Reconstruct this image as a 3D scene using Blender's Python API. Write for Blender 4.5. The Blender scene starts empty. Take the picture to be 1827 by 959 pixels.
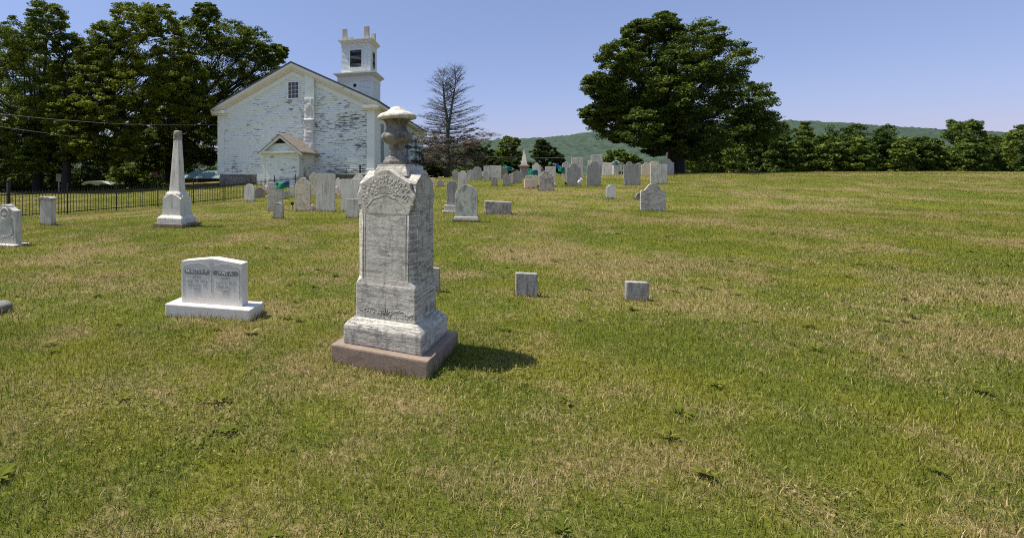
import bpy, bmesh, math, random
import numpy as np
from mathutils import Vector, Matrix, Euler, noise as mnoise

R = math.radians
random.seed(11)
rng = np.random.default_rng(11)
SC = bpy.context.scene
COL = SC.collection
F, U0, V0, EYE = 930.0, 600.0, 310.0, 1.6      # focal length and principal point in photo pixels, eye height
YAW = -16.7                                     # the church and its graves face the same way

# ------------------------------------------------------------------ helpers
def tag(o, label=None, cat=None, group=None, kind=None):
    if label: o['label'] = label
    if cat: o['category'] = cat
    if group: o['group'] = group
    if kind: o['kind'] = kind
    return o

def empty(name, loc, rz=0.0, rx=0.0, ry=0.0):
    o = bpy.data.objects.new(name, None)
    o.empty_display_size = .2
    COL.objects.link(o)
    o.location = loc
    o.rotation_euler = (rx, ry, rz)
    return o

def link(name, me, mat, parent=None):
    o = bpy.data.objects.new(name, me)
    COL.objects.link(o)
    if mat is not None:
        me.materials.append(mat)
    if parent is not None:
        o.parent = parent
    return o

class MB:
    def __init__(s): s.v = []; s.f = []
    def add(s, vs, fs):
        k = len(s.v); s.v += [tuple(p) for p in vs]; s.f += [tuple(i + k for i in f) for f in fs]
        return s
    def box(s, x0, x1, y0, y1, z0, z1):
        return s.add([(x0,y0,z0),(x1,y0,z0),(x1,y1,z0),(x0,y1,z0),(x0,y0,z1),(x1,y0,z1),(x1,y1,z1),(x0,y1,z1)],
                     [(0,3,2,1),(4,5,6,7),(0,1,5,4),(1,2,6,5),(2,3,7,6),(3,0,4,7)])
    def loft(s, rings, cap=True, closed=True):
        n = len(rings[0]); vs = [p for r in rings for p in r]; fs = []
        for i in range(len(rings) - 1):
            for j in range(n if closed else n - 1):
                a = i*n + j; b = i*n + (j+1) % n
                fs.append((a, b, b + n, a + n))
        if cap:
            fs.append(tuple(reversed(range(n)))); fs.append(tuple(range((len(rings)-1)*n, len(rings)*n)))
        return s.add(vs, fs)
    def frust(s, stages):            # stacked squares (half, z)
        return s.loft([[(-h,-h,z),(h,-h,z),(h,h,z),(-h,h,z)] for h, z in stages])
    def lathe(s, prof, n=28):
        return s.loft([[(r*math.cos(2*math.pi*k/n), r*math.sin(2*math.pi*k/n), z) for k in range(n)] for r, z in prof])
    def tube(s, pts, rads, n=6):
        pts = [Vector(p) for p in pts]
        if not hasattr(rads, '__len__'): rads = [rads]*len(pts)
        rings = []
        for i, p in enumerate(pts):
            d = (pts[min(i+1, len(pts)-1)] - pts[max(i-1, 0)])
            if d.length < 1e-9: d = Vector((0,0,1))
            d.normalize()
            a = d.cross(Vector((0,0,1)) if abs(d.z) < .9 else Vector((1,0,0))).normalized(); b = d.cross(a)
            rings.append([tuple(p + (a*math.cos(2*math.pi*k/n) + b*math.sin(2*math.pi*k/n))*rads[i]) for k in range(n)])
        return s.loft(rings)
    def prism(s, pts, y0, y1):       # outline in xz extruded along y
        n = len(pts)
        vs = [(x, y0, z) for x, z in pts] + [(x, y1, z) for x, z in pts]
        fs = [tuple(range(n)), tuple(reversed(range(n, 2*n)))]
        for i in range(n):
            j = (i+1) % n
            fs.append((i, i+n, j+n, j))
        return s.add(vs, fs)
    def build(s, name, mat, parent=None, bevel=0.0, smooth=False, seg=2, ang=30):
        me = bpy.data.meshes.new(name)
        me.from_pydata(s.v, [], s.f)
        bm = bmesh.new(); bm.from_mesh(me)
        bmesh.ops.recalc_face_normals(bm, faces=bm.faces)
        if bevel > 0:
            ed = [e for e in bm.edges if len(e.link_faces) == 2 and e.calc_face_angle(0) > R(ang)]
            bmesh.ops.bevel(bm, geom=ed, offset=bevel, segments=seg, affect='EDGES', profile=.6, clamp_overlap=True)
        bm.to_mesh(me); bm.free()
        if smooth:
            me.polygons.foreach_set('use_smooth', [True]*len(me.polygons))
        return link(name, me, mat, parent)

def npmesh(name, V, Q, mat, parent=None, attr=None):
    me = bpy.data.meshes.new(name)
    n, m, k = len(V), len(Q), Q.shape[1]
    me.vertices.add(n); me.vertices.foreach_set('co', V.astype(np.float32).ravel())
    me.loops.add(m*k); me.loops.foreach_set('vertex_index', Q.astype(np.int32).ravel())
    me.polygons.add(m); me.polygons.foreach_set('loop_start', np.arange(0, m*k, k, dtype=np.int32))
    me.update(calc_edges=True)
    if attr is not None:
        a = me.attributes.new('tint', 'FLOAT', 'POINT'); a.data.foreach_set('value', attr.astype(np.float32))
    return link(name, me, mat, parent)

# ------------------------------------------------------------------ terrain
TU = np.array([-300, 120, 300, 430, 620, 830, 1060, 1200, 1500, 2000], float)
TD = np.array([0, 4, 8, 12, 16, 20, 25, 30, 35, 42, 52, 65, 80], float)
TZ = np.array([
 [-1.6,-1.6,-1.6,-1.55,-1.52,-1.55,-1.6,-1.62,-1.65,-1.68,-1.7,-1.7,-1.7],
 [-1.6,-1.6,-1.58,-1.5,-1.47,-1.49,-1.52,-1.54,-1.55,-1.58,-1.6,-1.6,-1.6],
 [-1.6,-1.6,-1.58,-1.46,-1.42,-1.42,-1.42,-1.38,-1.3,-1.2,-1.25,-1.3,-1.3],
 [-1.6,-1.6,-1.56,-1.48,-1.42,-1.38,-1.38,-1.28,-1.1,-.8,-.8,-.9,-1],
 [-1.6,-1.6,-1.55,-1.45,-1.35,-1.26,-1.15,-.98,-.8,-.6,-.5,-.6,-.8],
 [-1.6,-1.6,-1.53,-1.4,-1.22,-1.03,-.72,-.48,-.36,-.32,-.4,-.5,-.6],
 [-1.6,-1.6,-1.52,-1.36,-1.14,-.86,-.52,-.25,-.12,-.06,-.2,-.4,-.6],
 [-1.6,-1.6,-1.52,-1.34,-1.12,-.82,-.48,-.18,-.03,.03,0,-.3,-.5],
 [-1.6,-1.6,-1.52,-1.34,-1.1,-.8,-.45,-.12,.05,.15,.1,-.2,-.4],
 [-1.6,-1.6,-1.52,-1.34,-1.1,-.8,-.45,-.12,.05,.15,.1,-.2,-.4]])
gu = np.arange(-300, 2001, 20.0); gd = np.arange(0, 80.1, .5)
T1 = np.array([np.interp(gd, TD, r) for r in TZ])
T2 = np.array([np.interp(gu, TU, T1[:, j]) for j in range(len(gd))]).T
def blur(A, ax, k):
    P = np.concatenate([np.take(A, [0]*k, ax), A, np.take(A, [-1]*k, ax)], ax)
    n = A.shape[ax]
    return sum(np.take(P, range(i, i+n), ax) for i in range(2*k+1)) / (2*k+1)
for _ in range(2):
    T2 = blur(T2, 1, 2); T2 = blur(T2, 0, 2)
def gz(x, y):
    x = np.atleast_1d(np.asarray(x, float)); y = np.atleast_1d(np.asarray(y, float))
    yy = np.maximum(y, .5)
    u = np.clip(U0 + F*x/yy, -300, 2000); d = np.clip(y, 0, 80)
    i = np.clip((u + 300)/20, 0, len(gu)-1.001); j = np.clip(d/.5, 0, len(gd)-1.001)
    i0 = i.astype(int); j0 = j.astype(int); a = i - i0; b = j - j0
    z = (T2[i0,j0]*(1-a)*(1-b) + T2[i0+1,j0]*a*(1-b) + T2[i0,j0+1]*(1-a)*b + T2[i0+1,j0+1]*a*b)
    w = np.clip((y - 80)/220, 0, 1)
    bump = np.clip((y-15)/20, 0, 1)*(.035*np.sin(x*.61+y*.37)*np.sin(y*.43-x*.21) + .02*np.sin(x*1.23-y*.5)) + .012*np.sin(x*1.7 + .6*y) * np.sin(y*1.3 - .4*x) + .008*np.sin(x*3.9 - y*2.2)
    return EYE + z*(1-w) - 2.0*w + bump*(1-w)
def g1(x, y): return float(gz(x, y)[0])
def at(u, v, D):                 # the point at depth D seen at photo pixel u, v
    return Vector(((u-U0)/F*D, D, EYE - (v-V0)/F*D))
def hit(u, v, dmin=2.0, dmax=60.0):   # where the sight line through u, v meets the lawn
    t = np.arange(dmin, dmax, .02)
    dz = EYE - (v-V0)/F*t - gz((u-U0)/F*t, t)
    k = np.nonzero(dz <= 0)[0]
    return float(t[k[0]]) if len(k) else 36.0
def stand(u, v, D=None):
    if D is None: D = hit(u, v)
    x = (u-U0)/F*D
    return Vector((x, D, g1(x, D))), D

# ------------------------------------------------------------------ materials
def newmat(name):
    m = bpy.data.materials.new(name); m.use_nodes = True
    nt = m.node_tree; b = nt.nodes['Principled BSDF']
    return m, nt, b
def N(nt, t, **k):
    n = nt.nodes.new(t)
    for a, v in k.items():
        if a.startswith('i_'):
            n.inputs[a[2:].replace('_', ' ')].default_value = v
        else: setattr(n, a, v)
    return n
def ramp(nt, fac, stops):
    r = nt.nodes.new('ShaderNodeValToRGB')
    el = r.color_ramp.elements
    el[0].position, el[0].color = stops[0][0], tuple(stops[0][1]) + (1,)
    el[1].position, el[1].color = stops[-1][0], tuple(stops[-1][1]) + (1,)
    for p, c in stops[1:-1]:
        e = el.new(p); e.color = tuple(c) + (1,)
    nt.links.new(fac, r.inputs[0]); return r.outputs[0]
def mix(nt, fac, a, b, typ='MIX'):
    m = nt.nodes.new('ShaderNodeMix'); m.data_type = 'RGBA'; m.blend_type = typ
    for s, val in ((0, fac), (6, a), (7, b)):
        if hasattr(val, 'links') or isinstance(val, bpy.types.NodeSocket): nt.links.new(val, m.inputs[s])
        else: m.inputs[s].default_value = val if s == 0 else (tuple(val) + (1,) if len(val) == 3 else val)
    return m.outputs[2]
def math_(nt, op, a, b=None, clamp=False):
    m = nt.nodes.new('ShaderNodeMath'); m.operation = op; m.use_clamp = clamp
    for s, val in ((0, a), (1, b)):
        if val is None: continue
        if isinstance(val, bpy.types.NodeSocket): nt.links.new(val, m.inputs[s])
        else: m.inputs[s].default_value = val
    return m.outputs[0]
def coords(nt, scale=(1,1,1), obj_random=True, world=False):
    if world:
        g = nt.nodes.new('ShaderNodeNewGeometry'); src = g.outputs['Position']
    else:
        src = nt.nodes.new('ShaderNodeTexCoord').outputs['Object']
    mp = nt.nodes.new('ShaderNodeMapping'); mp.inputs['Scale'].default_value = scale
    nt.links.new(src, mp.inputs['Vector'])
    if obj_random and not world:
        oi = nt.nodes.new('ShaderNodeObjectInfo')
        mm = math_(nt, 'MULTIPLY', oi.outputs['Random'], 57.0)
        cx = nt.nodes.new('ShaderNodeCombineXYZ')
        for k in range(3): nt.links.new(mm, cx.inputs[k])
        nt.links.new(cx.outputs[0], mp.inputs['Location'])
    return mp.outputs[0]
def noise(nt, vec, scale, detail=4, rough=.6, dist=0):
    n = N(nt, 'ShaderNodeTexNoise', i_Scale=scale, i_Detail=detail, i_Roughness=rough, i_Distortion=dist)
    nt.links.new(vec, n.inputs['Vector']); return n.outputs['Fac']
def bump(nt, b, h, strength, dist=.01):
    n = N(nt, 'ShaderNodeBump', i_Strength=strength, i_Distance=dist)
    nt.links.new(h, n.inputs['Height']); nt.links.new(n.outputs[0], b.inputs['Normal'])

def flat(name, c, rough=.6, metal=0.0, var=.15, scale=6):
    m, nt, b = newmat(name)
    f = noise(nt, coords(nt), scale, 5)
    d = tuple(x*(1-var) for x in c); l = tuple(min(1, x*(1+var)) for x in c)
    nt.links.new(ramp(nt, f, [(.3, d), (.7, l)]), b.inputs['Base Color'])
    b.inputs['Roughness'].default_value = rough; b.inputs['Metallic'].default_value = metal
    return m

def stone(name, light, dark, stain, stain_amt=.5, streak=(3,3,3), vein=0.0, rough=.8, bstr=.35, warm=1.0):
    """weathered marble / slate: broad mottling, vertical run-off stains, fine pits, optional bedding veins"""
    light, dark, stain = [(c[0]*1.07, c[1]*1.0, c[2]*.9) for c in (light, dark, stain)]
    m, nt, b = newmat(name)
    c1 = coords(nt); c2 = coords(nt, streak)
    broad = noise(nt, c1, 2.5, 5, .65)
    col = ramp(nt, broad, [(.3, dark), (.65, light)])
    fine = noise(nt, c1, 38, 5, .7)
    col = mix(nt, .35, col, ramp(nt, fine, [(.3, tuple(x*.55 for x in dark)), (.6, light)]))
    st = noise(nt, c2, 2.2, 6, .7, .4)
    sf = ramp(nt, st, [(.62 - .25*stain_amt, (0,0,0)), (.80 - .2*stain_amt, (1,1,1))])
    sf2 = math_(nt, 'MULTIPLY', sf, math_(nt, 'ADD', fine, .25), True)
    col = mix(nt, sf2, col, stain)
    hgt = math_(nt, 'ADD', math_(nt, 'MULTIPLY', fine, .6), math_(nt, 'MULTIPLY', broad, .5))
    if vein > 0:
        cv = coords(nt, (1.3, 1.3, 13))
        n1 = noise(nt, cv, 1.7, 9, .72, .7)
        n2 = noise(nt, coords(nt, (2.2, 2.2, 22)), 2.6, 8, .75, .4)
        l1 = ramp(nt, math_(nt, 'ABSOLUTE', math_(nt, 'SUBTRACT', n1, .5)), [(.0, (1,1,1)), (.028, (0,0,0))])
        l2 = ramp(nt, n2, [(.52, (0,0,0)), (.68, (1,1,1))])
        msk = ramp(nt, noise(nt, coords(nt, (1, 1, 3.5)), 2.1, 4, .6), [(.36, (.12,.12,.12)), (.62, (1,1,1))])
        vf = math_(nt, 'MULTIPLY', math_(nt, 'ADD', math_(nt, 'MULTIPLY', l1, .75), math_(nt, 'MULTIPLY', l2, .55)), msk)
        vf = math_(nt, 'MULTIPLY', vf, vein, True)
        col = mix(nt, vf, col, tuple(x*.55 for x in stain))
        hgt = math_(nt, 'SUBTRACT', hgt, math_(nt, 'MULTIPLY', vf, 1.2))
    nt.links.new(col, b.inputs['Base Color'])
    b.inputs['Roughness'].default_value = rough
    bump(nt, b, hgt, bstr, .012)
    return m

M = {}
M['marble'] = stone('white_marble', (.72,.71,.67), (.48,.475,.45), (.17,.17,.16), .42, (8,8,1), 0)
M['marble_clean'] = stone('clean_marble', (.68,.68,.675), (.58,.585,.59), (.36,.36,.36), .15, (3,3,1), 0, .6, .15)
M['marble_vein'] = stone('veined_marble', (.6,.59,.56), (.44,.44,.42), (.13,.13,.13), .45, (7,7,1.6), 1.0, .8, .7)
M['marble_urn'] = stone('lichened_urn_marble', (.3,.285,.265), (.075,.073,.07), (.022,.022,.022), .9, (8,8,4), 0, .85, .5)
M['marble_lid'] = stone('lichened_lid_marble', (.6,.585,.56), (.4,.385,.36), (.14,.12,.11), .62, (9,9,9), 0, .85, .5)
M['marble_head'] = stone('blotched_marble', (.58,.57,.53), (.38,.375,.35), (.1,.1,.1), .55, (7,7,2.2), .6, .85, .6)
M['cream'] = stone('cream_marble', (.64,.585,.47), (.44,.41,.33), (.17,.16,.13), .5, (6,6,2), .8, .8, .7)
M['banded'] = stone('banded_marble', (.55,.54,.5), (.33,.33,.315), (.1,.1,.1), .45, (4,4,4), 1.0, .8, .7)
M['grey'] = stone('grey_slate', (.36,.355,.345), (.2,.2,.2), (.08,.08,.08), .5, (9,9,1.1))
M['pale'] = stone('pale_grey_marble', (.6,.59,.56), (.37,.365,.35), (.12,.12,.115), .52, (9,9,1.0))
M['stained'] = stone('black_stained_footstone', (.42,.415,.41), (.2,.2,.198), (.05,.05,.05), .72, (9,9,2.2), 0, .9, .8)
M['dark'] = stone('dark_stone', (.2,.2,.2), (.11,.11,.11), (.06,.06,.06), .4)
M['lichen'] = stone('lichened_marble', (.56,.575,.53), (.36,.385,.345), (.06,.063,.055), .62, (5,5,2), 0, .9, .6)
M['rough'] = stone('rough_marble', (.5,.47,.44), (.16,.16,.155), (.045,.045,.045), .75, (5,5,4), 0, .9, 1.0)
M['brown'] = stone('brown_sandstone', (.26,.2,.165), (.17,.135,.115), (.08,.07,.06), .4)
M['foundation'] = stone('rubble_foundation', (.36,.32,.29), (.19,.175,.16), (.07,.065,.06), .62, (1.6,1.6,3.5), 0, .9, .8)
M['pinkstone'] = stone('pink_cream_stone', (.66,.56,.44), (.52,.43,.34), (.3,.25,.2), .4, (5,5,1))

m = M['foundation']; nt = m.node_tree; b = nt.nodes['Principled BSDF']
vo = N(nt, 'ShaderNodeTexVoronoi', i_Scale=1.0); nt.links.new(coords(nt, (3.4,3.4,6.5)), vo.inputs['Vector'])
ve = N(nt, 'ShaderNodeTexVoronoi', feature='DISTANCE_TO_EDGE', i_Scale=1.0); nt.links.new(coords(nt, (3.4,3.4,6.5)), ve.inputs['Vector'])
prev = b.inputs['Base Color'].links[0].from_socket
sxv = nt.nodes.new('ShaderNodeSeparateColor'); nt.links.new(vo.outputs['Color'], sxv.inputs[0])
cc = mix(nt, .65, prev, ramp(nt, sxv.outputs[0], [(.1, (.17,.15,.135)), (.5, (.28,.235,.2)), (.9, (.42,.37,.33))]))
nt.links.new(mix(nt, ramp(nt, ve.outputs['Distance'], [(.01, (.8,.8,.8)), (.09, (0,0,0))]), cc, (.09,.08,.07)), b.inputs['Base Color'])
def painted(name, peel, base=(.79,.83,.79), bare=(.15,.145,.135), right=0.0, low=0.0):
    m, nt, b = newmat(name)
    cp = coords(nt, (1.5, 1.5, 11.0), False)
    cb = coords(nt, (1,1,1), False)
    n1 = noise(nt, cp, 1.0, 7, .72, .3)
    n2 = noise(nt, cb, .55, 3, .6)
    sx = nt.nodes.new('ShaderNodeSeparateXYZ'); nt.links.new(cb, sx.inputs[0])
    k = math_(nt, 'ADD', n1, math_(nt, 'MULTIPLY', math_(nt, 'SUBTRACT', n2, .5), .42))
    if right: k = math_(nt, 'ADD', k, math_(nt, 'MULTIPLY', sx.outputs[0], right))
    if low: k = math_(nt, 'SUBTRACT', k, math_(nt, 'MULTIPLY', sx.outputs[2], low))
    n4 = noise(nt, coords(nt, (5, 5, 26), False), 1.0, 5, .7)
    k = math_(nt, 'ADD', k, math_(nt, 'MULTIPLY', math_(nt, 'SUBTRACT', n4, .5), .22))
    pf = ramp(nt, k, [(.70-peel, (0,0,0)), (.73-peel, (1,1,1))])
    fine = noise(nt, cb, 3.0, 6, .7)
    col = ramp(nt, fine, [(.3, tuple(x*.86 for x in base)), (.65, base)])
    col = mix(nt, pf, col, bare)
    nt.links.new(col, b.inputs['Base Color'])
    b.inputs['Roughness'].default_value = .7
    bump(nt, b, math_(nt, 'SUBTRACT', fine, pf), .25, .01)
    return m
M['clap'] = painted('peeling_white_clapboard', .160, right=.007, low=.006)
M['clap_side'] = painted('white_clapboard', -.02)
M['clap_porch'] = painted('peeling_porch_clapboard', .10)
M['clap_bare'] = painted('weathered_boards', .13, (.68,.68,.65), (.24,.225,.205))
M['trim'] = painted('cream_painted_trim', .055, (.76,.73,.63), (.3,.2,.13))
M['trimw'] = painted('white_painted_trim', .0, (.8,.82,.78))
M['stucco'] = stone('whitewashed_chimney', (.6,.63,.65), (.5,.53,.56), (.3,.3,.31), .2, (2,2,2), 0, .85, 1.2)
M['roof'] = flat('dark_slate_roof', (.06,.062,.066), .8, 0, .3, 4)
M['blackhole'] = flat('dark_louvre', (.006,.006,.007), .9)
M['iron'] = flat('black_iron', (.012,.012,.012), .45, .3)
M['glass'] = flat('dark_window_glass', (.05,.045,.065), .08)
M['shutter'] = flat('grey_blue_shutter', (.22,.26,.3), .6)
M['post'] = stone('weathered_wood_posts', (.5,.5,.48), (.36,.36,.35), (.2,.19,.18), .5, (4,4,.6))
m, nt, b = newmat('wood_shingles')
br = N(nt, 'ShaderNodeTexBrick', i_Scale=1.0, i_Mortar_Size=.012, i_Row_Height=.13, i_Brick_Width=.16)
br.inputs['Color1'].default_value = (.27,.225,.17,1); br.inputs['Color2'].default_value = (.17,.145,.115,1); br.inputs['Mortar'].default_value = (.05,.04,.035,1)
tc = nt.nodes.new('ShaderNodeTexCoord'); sx = nt.nodes.new('ShaderNodeSeparateXYZ'); cx = nt.nodes.new('ShaderNodeCombineXYZ')
nt.links.new(tc.outputs['Object'], sx.inputs[0]); nt.links.new(sx.outputs[1], cx.inputs[0]); nt.links.new(sx.outputs[0], cx.inputs[1]); nt.links.new(cx.outputs[0], br.inputs['Vector'])
nt.links.new(mix(nt, .5, br.outputs['Color'], ramp(nt, noise(nt, coords(nt), 5, 5), [(.3, (.13,.115,.09)), (.7, (.33,.25,.18))])), b.inputs['Base Color'])
b.inputs['Roughness'].default_value = .85
M['shingle'] = m
M['barnred'] = flat('barn_red_boards', (.16,.025,.025), .7, 0, .3)
M['greenmetal'] = flat('green_metal_roof', (.1,.17,.14), .6)
M['greyroof'] = flat('grey_shed_roof', (.4,.38,.37), .7)
M['signred'] = flat('stop_sign_red', (.42,.03,.035), .4, 0, .05)
M['white'] = flat('sign_white', (.75,.75,.75), .5, 0, .05)
M['bronze'] = flat('dark_bronze', (.02,.018,.015), .5, .4)
M['wire'] = flat('cable_grey', (.16,.14,.15), .6)
M['flaggreen'] = flat('green_flag_cloth', (.0,.17,.085), .7, 0, .1)
M['flagblue'] = flat('blue_flag_cloth', (.015,.06,.36), .7, 0, .1)
M['flagpink'] = flat('faded_pink_flag_cloth', (.75,.52,.52), .7, 0, .1)
M['flagwhite'] = flat('white_cloth', (.78,.72,.75), .7, 0, .05)
M['platedark'] = flat('rough_dark_plate', (.2,.2,.205), .9, 0, .3, 60)
M['carved'] = flat('carved_line_shade', (.34,.34,.345), .9, 0, .2, 30)
M['wood'] = flat('pale_wood_stick', (.4,.3,.2), .7)
m, nt, b = newmat('red_white_stripes')
w = N(nt, 'ShaderNodeTexWave', wave_type='BANDS', bands_direction='Z', i_Scale=8.0)
tc = nt.nodes.new('ShaderNodeTexCoord'); nt.links.new(tc.outputs['Object'], w.inputs['Vector'])
nt.links.new(ramp(nt, w.outputs['Fac'], [(.48, (.34,.02,.04)), (.52, (.8,.76,.76))]), b.inputs['Base Color'])
M['stripes'] = m

def bark(name, c):
    m, nt, b = newmat(name)
    f = noise(nt, coords(nt, (6,6,.9)), 3, 6, .7)
    nt.links.new(ramp(nt, f, [(.3, tuple(x*.5 for x in c)), (.7, c)]), b.inputs['Base Color'])
    b.inputs['Roughness'].default_value = .9
    bump(nt, b, f, .8, .04)
    return m
M['bark'] = bark('maple_bark', (.034,.029,.025))
M['deadbark'] = bark('dead_spruce_bark', (.11,.114,.094))

def leaf(name, dark, mid, light, trans=.2):
    m, nt, b = newmat(name)
    a = N(nt, 'ShaderNodeAttribute', attribute_name='tint')
    col = ramp(nt, a.outputs['Fac'], [(.0, dark), (.5, mid), (1.0, light)])
    nt.links.new(col, b.inputs['Base Color'])
    b.inputs['Roughness'].default_value = .75
    b.inputs['Specular IOR Level'].default_value = .15
    tr = nt.nodes.new('ShaderNodeBsdfTranslucent')
    nt.links.new(mix(nt, .5, col, (.12,.16,.01)), tr.inputs['Color'])
    ms = nt.nodes.new('ShaderNodeMixShader'); ms.inputs[0].default_value = trans
    nt.links.new(b.outputs[0], ms.inputs[1]); nt.links.new(tr.outputs[0], ms.inputs[2])
    nt.links.new(ms.outputs[0], nt.nodes['Material Output'].inputs['Surface'])
    return m
M['leaf'] = leaf('maple_leaves', (.02,.044,.009), (.084,.12,.015), (.23,.265,.028))
M['leaf5'] = leaf('sunny_maple_leaves', (.026,.048,.008), (.11,.142,.014), (.28,.3,.026))
M['leaf4'] = leaf('deep_green_maple_leaves', (.017,.039,.01), (.062,.095,.016), (.16,.2,.03))
M['leaf2'] = leaf('bright_leaves', (.045,.085,.012), (.11,.165,.022), (.2,.26,.035))
M['leaf3'] = leaf('dark_leaves', (.014,.03,.009), (.03,.052,.013), (.06,.09,.02))
M['needle'] = leaf('brown_dead_needles', (.075,.055,.046), (.15,.112,.093), (.23,.18,.15), .15)

# lawn colour: same world-space patches on the soil sheet and the blades
def lawn_patch(nt):
    cw = coords(nt, (1,1,1), False, True)
    n1 = noise(nt, cw, .34, 5, .62, .5)
    n2 = noise(nt, cw, 1.6, 5, .65, .3)
    k = math_(nt, 'ADD', math_(nt, 'MULTIPLY', n1, .6), math_(nt, 'MULTIPLY', n2, .4))
    return cw, k
def lawn_mat(name, blade):
    m, nt, b = newmat(name)
    cw, k = lawn_patch(nt)
    if blade:
        a = N(nt, 'ShaderNodeAttribute', attribute_name='tint').outputs['Fac']
    else:
        a = noise(nt, cw, 16, 6, .75)
        a = math_(nt, 'ADD', math_(nt, 'MULTIPLY', math_(nt, 'SUBTRACT', a, .5), 1.9), .5, True)
    green = ramp(nt, a, [(0, (.062,.086,.011)), (.5, (.132,.155,.02)), (1, (.245,.26,.042))])
    yel = ramp(nt, a, [(0, (.088,.094,.012)), (.5, (.185,.188,.023)), (1, (.32,.305,.048))])
    n3 = noise(nt, cw, .75, 4, .6, .6)
    green = mix(nt, ramp(nt, n3, [(.44, (0,0,0)), (.62, (1,1,1))]), green, yel)
    tan = ramp(nt, a, [(0, (.15,.112,.043)), (.5, (.29,.22,.092)), (1, (.52,.4,.21))])
    kk = math_(nt, 'ADD', k, math_(nt, 'MULTIPLY', math_(nt, 'SUBTRACT', a, .5), .22))
    t = ramp(nt, kk, [(.475, (0,0,0)), (.61, (1,1,1))])
    col = mix(nt, t, green, tan)
    if not blade:
        col = mix(nt, .14, col, (.035,.03,.012))
        big = noise(nt, cw, 42, 4, .7)
        bump(nt, b, math_(nt, 'ADD', a, big), .7, .05)
    nt.links.new(col, b.inputs['Base Color'])
    b.inputs['Roughness'].default_value = .85
    b.inputs['Specular IOR Level'].default_value = .06
    if blade:
        tr = nt.nodes.new('ShaderNodeBsdfTranslucent'); nt.links.new(col, tr.inputs['Color'])
        ms = nt.nodes.new('ShaderNodeMixShader'); ms.inputs[0].default_value = .3
        nt.links.new(b.outputs[0], ms.inputs[1]); nt.links.new(tr.outputs[0], ms.inputs[2])
        nt.links.new(ms.outputs[0], nt.nodes['Material Output'].inputs['Surface'])
    return m
M['soil'] = lawn_mat('mown_lawn', False)
M['blade'] = lawn_mat('grass_blades', True)

# ------------------------------------------------------------------ ground sheet
def axis(parts):
    out = []
    for a, b_, s in parts: out += list(np.arange(a, b_, s))
    return np.array(out + [parts[-1][1]])
gx = axis([(-2500,-300,200),(-300,-80,20),(-80,-30,2.5),(-30,-12,.8),(-12,16,.4),(16,45,.8),(45,110,2.5),(110,400,20),(400,2500,200)])
gy = axis([(-60,-4,8),(-4,0,1),(0,20,.4),(20,60,.8),(60,120,3),(120,400,20),(400,2600,200)])
X, Y = np.meshgrid(gx, gy); Z = gz(X.ravel(), Y.ravel())
nx, ny = len(gx), len(gy)
idx = np.arange(nx*ny).reshape(ny, nx)
Q = np.stack([idx[:-1,:-1].ravel(), idx[:-1,1:].ravel(), idx[1:,1:].ravel(), idx[1:,:-1].ravel()], 1)
go = npmesh('ground', np.stack([X.ravel(), Y.ravel(), Z], 1), Q, M['soil'])
go.data.polygons.foreach_set('use_smooth', [True]*len(go.data.polygons))
tag(go, 'gently rising churchyard lawn of mown green and straw coloured grass', 'ground', kind='structure')

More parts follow.
